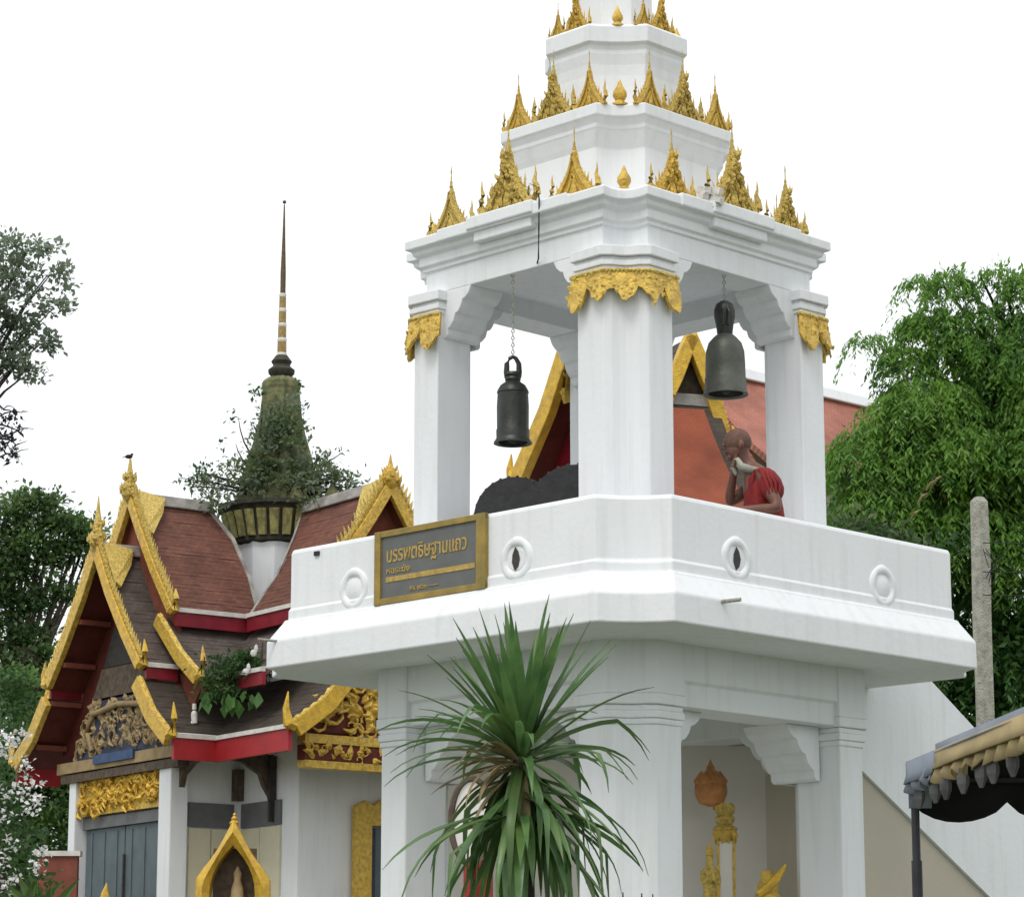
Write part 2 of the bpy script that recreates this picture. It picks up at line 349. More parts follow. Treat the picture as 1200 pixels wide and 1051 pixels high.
# entablature, cornice
loft([(1.02, .25, 0, 7.10), (1.02, .25, 0, 6.95), (1.40, .31, .10, 6.95), (1.40, .31, .10, 7.12), (1.425, .31, .10, 7.125), (1.425, .31, .10, 7.15), (1.455, .31, .10, 7.165), (1.455, .31, .10, 7.225),
      (1.50, .30, .11, 7.25), (1.51, .30, .11, 7.28), (1.56, .30, .12, 7.295), (1.56, .30, .12, 7.36), (1.52, .3, .1, 7.375), (.9, .3, .05, 7.40)]).build('cornice', M['white'], T, bevel=.006)
for k in range(4):
    a = R(-45 + 90 * k); nn = V((math.cos(a), math.sin(a), 0)); tt = V((-nn.y, nn.x, 0)); ax = (tt, nn, V((0, 0, 1)))
    m = MB(); b0 = V((TX, TY, 0))
    m.box(b0 + nn * 1.07 + V((0, 0, 7.352)), (.66, .34, .095), ax); m.box(b0 + nn * 1.05 + V((0, 0, 7.26)), (.58, .30, .09), ax)
    m.box(b0 + nn * 1.06 + V((0, 0, 7.335)), (1.30, .325, .095), ax)
    m.build('cornice_block', M['white'], T, bevel=.012)
p0 = at(631, 232, 18.86); p1 = at(631, 303, 18.95); p1.x = p0.x
m = MB(); m.tube([p0 + V((0, -.02, .02)), p0 + V((.004, -.03, -.02)), (p0 + p1) / 2 + V((.003, .01, 0)), p1 + V((0, .0, 0)), p1 + V((-.02, .25, -.02))], .006, 6); m.build('cable', M['iron'], T, smooth=50)
# broken mortar at the right front edge
m = MB(); p = at(834, 226, 18.93)
for q in range(22):
    a_ = random.uniform(0, 3.1); m.box(p + V((random.uniform(-.07, .06), random.uniform(-.02, .06), random.uniform(-.07, .03))), (random.uniform(.03, .07), random.uniform(.03, .06), random.uniform(.02, .05)), (V((math.cos(a_), math.sin(a_), .3)).normalized(), V((-math.sin(a_), math.cos(a_), .2)).normalized(), V((.2, -.2, .95)).normalized()))
m.build('broken_mortar', M['stain_trim'], T, stuff=True)
def crack(pts, Y_):
    c_ = MB(); c_.tube([at(x, y, Y_) for x, y in pts], [.004] + [.0035] * (len(pts) - 2) + [.001], 4); c_.build('crack', M['pole'], T)
crack([(822, 244), (826, 236), (824, 229), (830, 222)], 18.87); crack([(829, 247), (838, 241), (845, 243)], 18.9)
# upper tiers
loft([(.80, .36, .05, 7.36), (.76, .36, .06, 7.42), (.74, .35, .06, 7.50), (.735, .35, .06, 7.90), (.76, .35, .06, 7.94), (.80, .35, .06, 8.02), (.81, .35, .06, 8.03), (.81, .35, .06, 8.06), (.84, .35, .06, 8.10), (.86, .35, .06, 8.11), (.86, .35, .06, 8.19), (.82, .34, .05, 8.205), (.5, .3, .02, 8.22)]).build('second_tier', M['white'], T, bevel=.006)
loft([(.54, .42, .03, 8.20), (.50, .41, .03, 8.26), (.475, .39, .03, 8.32), (.47, .39, .03, 8.54), (.475, .40, .03, 8.62), (.49, .41, .03, 8.70), (.49, .41, .03, 8.73), (.50, .41, .03, 8.76), (.525, .43, .03, 8.78), (.525, .43, .03, 8.90), (.5, .42, .02, 8.92), (.3, .25, .01, 8.93)]).build('third_tier', M['white'], T, bevel=.005)
loft([(.30, .25, .01, 8.92), (.275, .22, .01, 9.0), (.27, .22, .01, 9.32), (.30, .24, .01, 9.40), (.33, .26, .01, 9.46), (.33, .26, .01, 9.54), (.2, .16, 0, 9.56), (.16, .13, 0, 9.62), (.16, .13, 0, 9.86), (.20, .16, 0, 9.92), (.20, .16, 0, 9.98), (.1, .08, 0, 10.0)]).build('fourth_tier', M['white'], T, bevel=.004)
m = MB(); m.lathe([(.11, 9.98), (.14, 10.05), (.15, 10.12), (.1, 10.22), (.075, 10.26), (.09, 10.30), (.07, 10.36), (.08, 10.40), (.055, 10.5), (.06, 10.54), (.04, 10.7), (.03, 11.0), (.012, 11.5), (.002, 11.8)], (TX, TY, 0), 16)
m.build('spire', M['gold_old'], T, smooth=40)

# gilded gable ornaments, one model at unit height, then copies
def unit_ornament(filigree):
    a = MB(); EX = 2.1; BW = .40
    def edge(u): return BW * (1 - u) ** EX + .018, .62 * u ** .95
    def board(sg):
        ring = []
        for k in range(11):
            x, z = edge(k / 10); wd = .085 * (1 - k / 10) + .02
            ring.append([V((sg * x, -.06, z)), V((sg * (x + wd), -.05, z + .015)), V((sg * (x + wd), .05, z + .015)), V((sg * x, .05, z))])
        a.rings(ring)
    board(1); board(-1)
    E_ = [edge(k / 10) for k in range(11)]
    a.prism([V((-x, -.015, z)) for x, z in E_] + [V((x, -.015, z)) for x, z in E_[::-1]], V((0, .04, 0)))
    a.box((0, 0, .02), (1.0, .13, .04))
    for sg in (-1, 1):      # upturned tails at both ends
        a.tube([V((sg * .38, 0, .03)), V((sg * .47, 0, .05)), V((sg * .52, 0, .13)), V((sg * .50, 0, .21)), V((sg * .47, 0, .27)), V((sg * .495, 0, .34)), V((sg * .49, 0, .43))], [.035, .05, .052, .045, .03, .016, .003], 7)
        a.tube([V((sg * x * .55, -.035, z * .55 + .05)) for x, z in E_[:9]], [.02] * 9, 5)
    a.spike(V((0, -.03, .05)), V((1, 0, 0)), V((0, -1, 0)), V((0, 0, 1)), .13, .26, .06)
    me_a = a.mesh('gable_ornament', None, smooth=35)
    b = MB(); b.lathe([(.045, .52), (.055, .57), (.03, .61), (.045, .64), (.022, .675), (.035, .70), (.018, .74), (.025, .76), (.011, .80), (.008, .90), (.014, .915), (.003, 1.0)], (0, 0, 0), 10)
    me_b = b.mesh('finial', None, smooth=50)
    c = MB()
    for sg in (-1, 1):
        for k in range(9):
            u = (k + .5) / 9; x, z = edge(u); h = .15 * (1 - .5 * u) * random.uniform(.8, 1.2)
            c.spike(V((sg * (x + .06 * (1 - u)), 0, z + .01)), V((1, 0, 0)), V((0, -1, 0)), V((sg * .35, 0, .95)).normalized(), .055, h, .035)
    if filigree:
        for _ in range(110):
            u = random.random() ** 1.3; xm = edge(u)[0] + .05; x = random.uniform(-xm, xm); z = .62 * u ** .95
            an = random.uniform(-.7, .7)
            c.spike(V((x, random.choice((-.04, -.06, .03)), z)), V((math.cos(an), 0, -math.sin(an))), V((0, -1, 0)), V((math.sin(an), 0, math.cos(an))), random.uniform(.022, .05), random.uniform(.07, .15), random.uniform(.03, .06))
        for sg in (-1, 1):
            for z, h in ((.06, .34), (.10, .26)): c.spike(V((sg * (.28 if z < .1 else .20), 0, z)), V((1, 0, 0)), V((0, -1, 0)), V((sg * .08, 0, 1)), .06, h, .04)
    me_c = c.mesh('flame_trim', None)
    return me_a, me_b, me_c
ORN = [unit_ornament(False), unit_ornament(True)]
def mcopy(me, m): k = me.copy(); k.materials.append(m); return k
ORN_M = {(f, n): [mcopy(x, M[n]) for x in ORN[f]] for f in (0, 1) for n in ('gold', 'gold_old')}
def ornament(p, ang, h, wd, f, mn, lean=0):
    root = None
    for k, me in enumerate(ORN_M[(f, mn)]):
        o = bpy.data.objects.new(('gable_ornament', 'finial', 'flame_trim')[k], me); COL.objects.link(o)
        if k == 0:
            o.parent = T; o.location = V(p) - V((TX, TY, 0)); o.rotation_euler = (lean, 0, ang); o.scale = (wd * 1.1, .9 * h, h * (1.14 if h > .45 else 1.24)); root = o
        else:
            o.parent = root
            if k == 2: o['kind'] = 'stuff'
def bud(p, c, h):
    m = MB(); t = V((-c.y, c.x, 0)); p = V(p)
    m.lathe([(.30 * h, 0), (.30 * h, .08 * h), (.2 * h, .12 * h), (.16 * h, .2 * h), (.26 * h, .38 * h), (.24 * h, .55 * h), (.12 * h, .75 * h), (.03 * h, 1.0 * h)], p, 10)
    m.build('gilded_bud', M['gold'], T, smooth=40)
for k in range(4):
    a = R(-45 + 90 * k); nn = V((math.cos(a), math.sin(a), 0)); tt = V((-nn.y, nn.x, 0)); rz = a + math.pi / 2
    b0 = V((TX, TY, 0))
    for t, h, wd, f, mn in ((-.62, .46, .40, 0 if k == 3 else 1, 'gold'), (.03 if k == 0 else -.03, .62, .50, 1, 'gold_old'), (.62, .47, .40, 1 if k != 3 else 0, 'gold_old' if k == 0 else 'gold')):
        if k == 3: mn = 'gold' if t > .5 else 'gold_old'
        ornament(b0 + nn * 1.10 + tt * t + V((0, 0, 7.355 if abs(t) > .3 else 7.395)), rz, h, wd, f, mn)
    for t, h, wd, f, mn in ((-.36, .36, .28, 0, 'gold'), (0, .43, .36, 1, 'gold_old'), (.36, .36, .28, 0, 'gold')):
        ornament(b0 + nn * .665 + tt * t + V((0, 0, 8.19)), rz, h, wd, f, mn)
    for t, h, wd, f, mn in ((-.17, .24, .17, 0, 'gold'), (0.02, .33, .24, 1, 'gold')):
        ornament(b0 + nn * .44 + tt * t + V((0, 0, 8.91)), rz, h, wd, f, mn)
    c = CORN[k]
    bud(b0 + c * 1.36 + V((0, 0, 7.37)), c, .19); bud(b0 + c * .76 + V((0, 0, 8.195)), c, .2); bud(b0 + c * .46 + V((0, 0, 8.91)), c, .16)
# small weeds growing from the cornice
m = MB()
for px, py in ((619, 229), (628, 227)):
    p = at(px, py, 18.9)
    for q in range(3): m.tube([p, p + V((random.uniform(-.03, .03), 0, .04)), p + V((random.uniform(-.05, .05), 0, random.uniform(.05, .09)))], [.003, .0025, .001], 4)
m.build('weed', M['twig'], T, stuff=True)

# stair behind the right corner
nb = V((.7071, .7071, 0)); tb = V((.7071, -.7071, 0))          # away from the back-right face / along that face towards the right corner
stair = thing('stairway', 'white solid-sided stairway descending behind the right corner of the bell tower', 'stairway', (TX + 1.6, TY + .9, 0))
P0 = V((TX, TY, 0)) + nb * 1.5 + tb * .72
def onp(px, py, P, n):
    a = (px - 600) / FPX; b = (525.5 - py) / FPX; d = V((a, math.cos(PIT) - b * math.sin(PIT), math.sin(PIT) + b * math.cos(PIT))); o = V((0, 0, 1.6))
    return o + d * ((P - o).dot(n) / d.dot(n))
A = onp(1065, 803, P0, tb); B = onp(1128, 868, P0, tb); ua = (A - P0).dot(nb); ub = (B - P0).dot(nb); sl = (B.z - A.z) / (ub - ua)
zu = lambda u: A.z + sl * (u - ua)
Cc = onp(1007, 899, P0, tb); uc = (Cc - P0).dot(nb); dz = Cc.z - zu(uc)
uend = ua + (A.z - .0) / -sl
for q, nm in ((0, 'near_balustrade'), (-1.15, 'far_balustrade')):
    m = MB(); pts = [(0, 5.05), (max(0, ua - (5.05 - A.z) / -sl) + .001, 5.05), (uend, .02), (uend + dz / sl * 0, 0), (max(.0, uend + dz / -sl * 1.0), 0), (0, zu(0) + dz)]
    m.prism([P0 + tb * (q + .0) + nb * u + V((0, 0, z)) for u, z in pts], -tb * .14); m.build('balustrade', M['white_low'], stair, bevel=.01)
m = MB(); m.prism([P0 - tb * .03 + nb * u + V((0, 0, z)) for u, z in ((0, zu(0) + dz - .003), (uend + dz / -sl, .003), (0, .003))], -tb * 1.05); m.build('stair_flank', M['tan_plaster'], stair)
nst = 18
for q in range(nst):
    u0 = uend * q / nst; z_ = zu(u0) - .55
    if z_ > .1:
        m = MB(); m.box(P0 - tb * .645 + nb * (u0 + uend / nst / 2) + V((0, 0, z_ - .1)), (1.0, uend / nst, .2), (tb, nb, V((0, 0, 1)))); m.build('step', M['concrete'], stair)

# name plaque on the parapet
best = lambda px, py, side: min(((abs(at(px, py, (face_pt(side, q / 200, 5)[0]).y).x - face_pt(side, q / 200, 5)[0].x), q / 200) for q in range(-280, 281)))[1]
tA, tB = best(573, 650, -1), best(443, 660, -1)
pa, nn, tt = face_pt(-1, tA, 0); pb = face_pt(-1, tB, 0)[0]
zt = (zat(602, pa.y) + zat(624, pb.y)) / 2; zb = (zat(690, pa.y) + zat(711, pb.y)) / 2
pc, _, _ = face_pt(-1, (tA + tB) / 2, (zt + zb) / 2); Wp, Hp = tB - tA, zt - zb
plq = thing('name_plaque', 'grey name plaque with brass frame and gold lettering on the balcony wall', 'plaque', tuple(pc))
ax = (tt, nn, V((0, 0, 1)))
m = MB(); m.box(pc + nn * .012, (Wp - .04, .02, Hp - .04), ax); m.build('panel', M['plaque'], plq)
for z in (-1, 1): m = MB(); m.box(pc + nn * .018 + V((0, 0, z * (Hp / 2 - .022))), (Wp, .034, .044), ax); m.build('frame_bar', M['plaque_frame'], plq, bevel=.004)
for q, wd in ((-1, .085), (1, .06)): m = MB(); m.box(pc + nn * .021 + tt * q * (Wp / 2 - wd / 2), (wd, .036, Hp), ax); m.build('frame_bar', M['plaque_frame'], plq, bevel=.004)
def text(s, size, x, z, parent, material, dn, name='lettering', width=None):
    cu = bpy.data.curves.new(name, 'FONT'); cu.body = s; cu.size = size; cu.extrude = .003; cu.align_x = 'LEFT'; cu.offset = size * .012
    ob = bpy.data.objects.new(name, cu); COL.objects.link(ob); bpy.context.view_layer.update()
    me = bpy.data.meshes.new_from_object(ob.evaluated_get(bpy.context.evaluated_depsgraph_get())); COL.objects.unlink(ob); bpy.data.objects.remove(ob)
    o2 = bpy.data.objects.new(name, me); me.materials.clear(); me.materials.append(material); COL.objects.link(o2); o2.parent = parent
    # text runs left to right as seen: along -tt on the left face
    M3 = Matrix((-tt, V((0, 0, 1)), nn)).transposed().to_4x4()
    sx = 1.0
    if width and len(me.vertices): sx = width / max(v.co.x for v in me.vertices)
    o2.matrix_local = Matrix.Translation(-tt * x + V((0, 0, z)) + nn * dn) @ M3 @ Matrix.Diagonal((sx, 1, 1, 1))
    return o2
text('บรรพตธิษฐานแถว', .145, -Wp * .40, .035, plq, M['letter'], .024, width=Wp * .73)
text('หอระฆัง', .06, -Wp * .40, -.045, plq, M['letter'], .024, width=Wp * .22)
m = MB(); m.box(pc + nn * .024 + V((0, 0, -.085)), (Wp * .80, .004, .035), ax); m.build('gold_strip', M['letter'], plq)
text('พ.ศ. ๒๕๓๐ ———', .05, -Wp * .18, -.185, plq, M['letter'], .024, width=Wp * .26)

# ------------------------------------------------------------------ bells
def bell(px, top, mouth, wpx, loop_top, mname, label, hang, style):
    Y = 19.26; c = at(px, (top + mouth) / 2, Y); zt_, zm = zat(top, Y), zat(mouth, Y); r = wpx / 2 / FPX * 19.3; h = zt_ - zm
    o = thing('bell', label, 'bell', (c.x, Y, zm))
    zs = zat(loop_top, Y)
    if style == 0:
        pr = [(r * .92, 0), (r * 1.0, 0), (r * 1.0, .02 * h), (r * .88, .07 * h), (r * .86, .09 * h), (r * .87, .2 * h), (r * .83, .22 * h), (r * .84, .55 * h), (r * .80, .74 * h), (r * .84, .75 * h), (r * .82, .78 * h), (r * .66, .86 * h), (r * .46, .90 * h), (r * .38, .92 * h), (r * .42, .95 * h), (r * .40, .97 * h), (r * .36, 1.0 * h), (.01, 1.01 * h)]
    else:
        pr = [(r * .9, 0), (r * 1.0, 0), (r * 1.0, .02 * h), (r * .93, .10 * h), (r * .93, .26 * h), (r * .90, .28 * h), (r * .89, .5 * h), (r * .86, .7 * h), (r * .74, .84 * h), (r * .52, .93 * h), (r * .36, .98 * h), (.02, h)]
    m = MB(); m.lathe([(max(a - .02, .01), b + .01) for a, b in pr[::-1]][3:] + pr, (c.x, Y, zm), 36); m.build('bell_body', M[mname], o, smooth=35)
    m = MB()
    if style == 0:
        wl = .042
        m.tube([(c.x - wl * .9, Y, zt_ - .01), (c.x - wl * 1.05, Y, zt_ + .03), (c.x - wl, Y, zt_ + .09), (c.x - .5 * wl, Y, zs - .012), (c.x, Y, zs), (c.x + .5 * wl, Y, zs - .012), (c.x + wl, Y, zt_ + .09), (c.x + wl * 1.05, Y, zt_ + .03), (c.x + wl * .9, Y, zt_ - .01)], [.022, .021, .018, .015, .015, .015, .018, .021, .022], 8)
        m.lathe([(.05, 0), (.062, .02), (.05, .04)], (c.x, Y, zt_ - .012), 16)
    else:
        hh = zs - zt_
        m.lathe([(.05, -.02), (.055, .0), (.062, .25 * hh), (.074, .5 * hh), (.074, .72 * hh), (.06, .9 * hh), (.025, 1.0 * hh)], (c.x, Y, zt_), 18)
        m.tube([(c.x - .02, Y - .07, zt_ + .2 * hh), (c.x - .02, Y - .078, zt_ + .6 * hh), (c.x - .01, Y - .04, zt_ + .95 * hh)], .012, 6); m.tube([(c.x + .02, Y - .07, zt_ + .2 * hh), (c.x + .02, Y - .078, zt_ + .6 * hh), (c.x + .01, Y - .04, zt_ + .95 * hh)], .012, 6)
    m.build('crown_loop', M[mname if style == 0 else 'bronze'], o, smooth=40)
    m = MB(); ztop = hang; zz = zs - .005; k = 0
    while zz < ztop:
        e = .03; ang = 0 if k % 2 else math.pi / 2; d = V((math.cos(ang), math.sin(ang), 0))
        m.tube([V((c.x, Y, zz)) + d * .007 * sgn for sgn in (1,)] + [V((c.x, Y, zz + e / 2)) + d * .010, V((c.x, Y, zz + e))], .0035, 4); m.tube([V((c.x, Y, zz)) - d * .007, V((c.x, Y, zz + e / 2)) - d * .010, V((c.x, Y, zz + e))], .0035, 4); zz += e * .85; k += 1
    m.build('chain', M['pole'], o, stuff=True)
    m = MB(); m.tube([(c.x, Y, zm + h * .7), (c.x, Y, zm + .05)], .012, 6); m.ball((c.x, Y, zm + .04), .035); m.build('clapper', M['iron'], o)
bell(601, 441, 520, 46, 418, 'bronze', 'near-black bell with open crown loop hanging low on a long chain in the left opening', 7.0, 0)
bell(850, 391, 463, 54, 353, 'bronze_green', 'broader greenish grey bell with a thick bulb crown hanging high in the right opening', 7.0, 1)

# dark drums on the balcony
for px, py, rad, label in ((612, 604, .30, 'smaller dark hide drum lying left beside the front column'), (682, 607, .36, 'larger dark hide drum partly hidden behind the front column')):
    Y = 19.5 if rad < .33 else 19.35
    c = at(px, py, Y); c.z = max(4.5 + rad, c.z)
    c.z = zat(562 if rad < .33 else 547, Y) - rad
    o = thing('drum', label, 'drum', (c.x, c.y, 4.5), 'dark drums on the balcony')
    axd = V((.35, .94, 0))
    m = MB(); m.lathe([(rad * .86, -.24), (rad * .93, -.22), (rad, -.08), (rad, .08), (rad * .93, .22), (rad * .86, .24)], c, 28, axd); m.build('drum_body', M['black_hide'], o, smooth=40)
    m = MB(); m.lathe([(rad * .9, -.235), (rad * .9, -.25), (.02, -.262)], c, 28, axd); m.build('drum_head', M['black_hide'], o, smooth=40)
    m = MB()
    for q in range(28): a = 2 * math.pi * q / 28; qd = V((0, 0, 1)).rotation_difference(axd); m.ball(c + qd @ V((rad * .94 * math.cos(a), rad * .94 * math.sin(a), -.2)), .012, 6, 4)
    m.build('stud', M['dark_wood'], o, stuff=True)
    m = MB(); m.box((c.x, c.y, (4.5 + c.z - rad * .9) / 2), (rad * 1.2, .3, max(.05, c.z - rad * .9 - 4.5 + .06))); m.build('cradle', M['dark_wood'], o)

# ------------------------------------------------------------------ seated person
def skin_mesh(name, verts, edges, radii, root, material, parent, sub=2):
    me = bpy.data.meshes.new(name); o = off(parent)
    me.from_pydata([tuple(V(v) - o) for v in verts], edges, []); ob = bpy.data.objects.new(name, me); COL.objects.link(ob); ob.parent = parent
    me.materials.append(material)
    sk = ob.modifiers.new('skin', 'SKIN'); sk.use_smooth_shade = True
    if not me.skin_vertices: 
        bpy.context.view_layer.objects.active = ob
        bm = bmesh.new(); bm.from_mesh(me); bm.verts.layers.skin.verify(); bm.to_mesh(me); bm.free()
    for i, r_ in enumerate(radii):
        d = me.skin_vertices[0].data[i]; d.radius = (r_ if hasattr(r_, '__len__') else (r_, r_)); d.use_root = (i == root)
    ss = ob.modifiers.new('sub', 'SUBSURF'); ss.levels = sub; ss.render_levels = sub
    # freeze to a plain mesh
    bpy.context.view_layer.update()
    ev = bpy.data.meshes.new_from_object(ob.evaluated_get(bpy.context.evaluated_depsgraph_get()))
    ob.modifiers.clear(); ob.data = ev
    for p_ in ev.polygons: p_.use_smooth = True
    return ob
hc = at(861, 521, 18.72)
pz = hc.z
per = thing('person', 'seated person in a red robe with shaven head leaning on the balcony wall', 'person', (hc.x + .12, 18.75, 4.5))
hx, hy = hc.x, hc.y
J = {}
vs = []; es = []; rs = []
def jt(n, p, r_, par=None):
    J[n] = len(vs); vs.append(V(p)); rs.append(r_)
    if par: es.append((J[par], J[n]))
X0 = hx + .13
jt('pelvis', (X0 + .07, hy + .05, 4.76), .145); jt('waist', (X0 + .07, hy + .03, 4.98), .125, 'pelvis'); jt('chest', (X0 + .05, hy + .01, pz - .36), .135, 'waist'); jt('ches2', (X0 + .02, hy, pz - .24), .10, 'chest')
jt('neck', (X0 - .035, hy, pz - .15), .052, 'ches2'); jt('neck2', (hx + .045, hy, pz - .09), .05, 'neck')
jt('skull', (hx + .022, hy, pz + .0), (.088, .095), 'neck2'); jt('crown', (hx + .02, hy, pz + .07), (.07, .078), 'skull')
# near arm, lying along the wall top
ztop = 5.085
jt('shL', (X0 + .06, hy - .16, pz - .255), .058, 'ches2'); jt('elL', (X0 + .13, hy - .26, ztop + .03), .043, 'shL'); jt('foL', (X0 + .0, hy - .285, ztop + .02), .036, 'elL'); jt('wrL', (X0 - .14, hy - .29, ztop + .012), .026, 'foL')
jt('haL', (X0 - .19, hy - .285, ztop + .012), (.032, .018), 'wrL')
# far arm, hand lifted to the chin
jt('shR', (X0 + .0, hy + .16, pz - .26), .055, 'ches2'); jt('elR', (X0 - .17, hy + .13, pz - .38), .04, 'shR'); jt('wrR', (X0 - .14, hy - .02, pz - .19), .026, 'elR'); jt('haR', (X0 - .14, hy - .04, pz - .14), (.03, .02), 'wrR')
# legs folded
jt('hipL', (X0 + .02, hy - .09, 4.70), .10, 'pelvis'); jt('knL', (X0 - .36, hy - .16, 4.62), .065, 'hipL'); jt('anL', (X0 - .10, hy + .02, 4.56), .045, 'knL'); jt('toL', (X0 - .02, hy + .12, 4.54), .03, 'anL')
jt('hipR', (X0 + .02, hy + .14, 4.70), .10, 'pelvis'); jt('knR', (X0 - .34, hy + .28, 4.62), .065, 'hipR'); jt('anR', (X0 - .14, hy + .10, 4.60), .045, 'knR'); jt('toR', (X0 - .02, hy + .0, 4.58), .03, 'anR')
body = skin_mesh('body', vs, es, rs, 0, M['skin'], per)
# face: nose, brow, jaw, ear, eye as one child
hx += .016
m = MB()
m.ball((hx - .005, hy, pz - .035), .075, 14, 10, (1.0, .9, 1.05))
m.tube([(hx - .078, hy, pz + .018), (hx - .092, hy, pz - .008), (hx - .102, hy, pz - .024), (hx - .08, hy, pz - .034)], [.008, .011, .015, .012], 8)
m.ball((hx - .078, hy, pz - .056), .014, 8, 5, (.8, 1.7, .45)); m.ball((hx - .075, hy, pz - .069), .014, 8, 5, (.8, 1.5, .5)); m.ball((hx - .05, hy, pz - .09), .03, 10, 6, (.9, 1.1, .8))
m.tube([(hx - .068, hy - .05, pz + .024), (hx - .085, hy - .02, pz + .03), (hx - .085, hy + .02, pz + .03), (hx - .068, hy + .05, pz + .024)], .006, 6)
for sg in (-1, 1): m.ball((hx + .02, hy + sg * .085, pz - .015), .032, 10, 6, (.62, .3, 1)); m.ball((hx + .025, hy + sg * .093, pz - .015), .022, 8, 5, (.5, .25, .9))
m.build('face', M['skin'], body, smooth=60)
for sg in (-1, 1): m = MB(); m.ball((hx - .066, hy + sg * .036, pz + .004), .008, 8, 5); m.build('eye', M['dark_wood'], body, smooth=60)
hx -= .016
m = MB(); m.ball((hx + .020, hy, pz + .018), .094, 18, 12, (1.02, .88, 1.0)); m.build('scalp', M['hair'], body, smooth=60)
def hand(c, d, u, side, par):
    c = V(c); d = V(d).normalized(); u = V(u).normalized(); s_ = d.cross(u)
    for k, (ln, sp) in enumerate(((.062, -.024), (.072, -.008), (.068, .008), (.052, .022))):
        m = MB(); b = c + s_ * sp; m.tube([b - d * .02, b + d * ln * .4, b + d * ln * .75 - u * .01, b + d * ln - u * .024], [.0085, .0085, .0078, .006], 6); m.build('finger', M['skin'], par, smooth=60)
    m = MB(); b = c - s_ * .028 * side - d * .025; m.tube([b, b - s_ * .022 * side + d * .02, b - s_ * .03 * side + d * .045 - u * .008], [.010, .010, .0075], 6); m.build('thumb', M['skin'], par, smooth=60)
hand(vs[J['haL']] + V((-.01, 0, 0)), (-1, .1, -.05), (0, 0, 1), 1, body); hand(vs[J['haR']], (-.1, -.1, 1), (-1, 0, 0), -1, body)
# robe: over the near shoulder, round the trunk, and the lap
vs2 = [vs[J['pelvis']] + V((.01, 0, -.06)), vs[J['waist']] + V((.02, 0, 0)), vs[J['chest']] + V((.035, -.03, -.01)), vs[J['shL']] + V((.015, .02, -.015)), vs[J['shL']].lerp(vs[J['elL']], .72) + V((.015, -.0, .0)), vs[J['hipL']], vs[J['knL']], vs[J['hipR']], vs[J['knR']], vs[J['ches2']] + V((.02, -.05, -.02))]
rb = skin_mesh('robe', vs2, [(0, 1), (1, 2), (2, 3), (3, 4), (0, 5), (5, 6), (0, 7), (7, 8), (2, 9)], [.19, .16, .155, .11, .088, .12, .085, .12, .085, .115], 0, M['robe'], per)
sh = vs[J['shL']]
for q in range(4):
    m = MB(); m.tube([vs[J['neck']] + V((.05 + .012 * q, -.05 - .01 * q, -.03 - .015 * q)), sh + V((-.03 + .03 * q, -.045, .03 - .012 * q)), sh + V((.0 + .03 * q, -.088, -.06)), sh + V((.015 + .022 * q, -.10, -.13))], [.012, .014, .012, .006], 6); m.build('robe_fold', M['robe'], rb, smooth=60)
m = MB(); m.tube([vs[J['neck']] + V((-.09, -.045, .03)), vs[J['neck']] + V((-.06, -.085, -.02)), vs[J['neck']] + V((.0, -.115, -.045)), vs[J['neck']] + V((.06, -.10, -.05))], [.03, .028, .026, .016], 8)
m.tube([vs[J['neck']] + V((-.09, -.045, .03)), vs[J['neck']] + V((-.11, -.03, -.02)), vs[J['neck']] + V((-.09, -.05, -.07))], [.026, .026, .012], 8)
m.build('scarf', M['scarf'], per, smooth=60)
m = MB(); m.box((X0 - .06, hy + .12, 4.545), (.6, .36, .085), (V((.7071, .7071, 0)), V((-.7071, .7071, 0)), V((0, 0, 1)))); o = m.build('low_bench', M['dark_wood'], None, bevel=.01); tag(o, 'low dark wooden bench under the seated person on the balcony', 'bench')

# ------------------------------------------------------------------ shrine figures on the ground floor
Ys = 20.6
loft_z = .5
sh_ = thing('gilded_post', 'white post with tiered gilt capital holding an orange lotus bud inside the tower', 'gilded post', tuple(at(848, 1000, Ys).xy) + (.5,))
c = at(850, 1000, Ys); k_ = 20.8 / FPX
m = MB(); m.box((c.x, Ys, (.5 + zat(985, Ys)) / 2), (18 * k_, 18 * k_, zat(985, Ys) - .5)); m.build('shaft', M['board_white'], sh_, bevel=.006)
for dx in (-9, 9): m = MB(); m.box((c.x + dx * k_, Ys - 9 * k_, (.5 + zat(985, Ys)) / 2), (.02, .02, zat(985, Ys) - .5)); m.build('edge_strip', M['gold'], sh_)
m = MB(); prof = [(9, 988), (12, 980), (7, 975), (15, 972), (15, 970), (8, 966), (11, 962), (12, 958), (9, 955), (12, 950), (12, 945), (10, 941)]
m.lathe([(a * k_, zat(y, Ys)) for a, y in prof], (c.x, Ys, 0), 14); m.build('capital', M['gold_old'], sh_, smooth=30)
m = MB()
for q in range(10): a = q * .628; m.spike((c.x + 12 * k_ * math.cos(a), Ys + 12 * k_ * math.sin(a), zat(972, Ys)), V((-math.sin(a), math.cos(a), 0)), V((math.cos(a), math.sin(a), 0)), V((0, 0, -1)), .05, .11, .02)
m.build('leaf_trim', M['gold'], sh_, stuff=True)
c2 = at(833, 920, Ys); m = MB()
m.lathe([(3 * k_, zat(945, Ys)), (14 * k_, zat(941, Ys)), (19 * k_, zat(930, Ys)), (19 * k_, zat(922, Ys)), (16 * k_, zat(916, Ys)), (11 * k_, zat(912, Ys)), (9 * k_, zat(906, Ys)), (5 * k_, zat(902, Ys)), (5 * k_, zat(899, Ys)), (2 * k_, zat(894, Ys)), (.3 * k_, zat(889, Ys))], (c2.x, Ys, 0), 16)
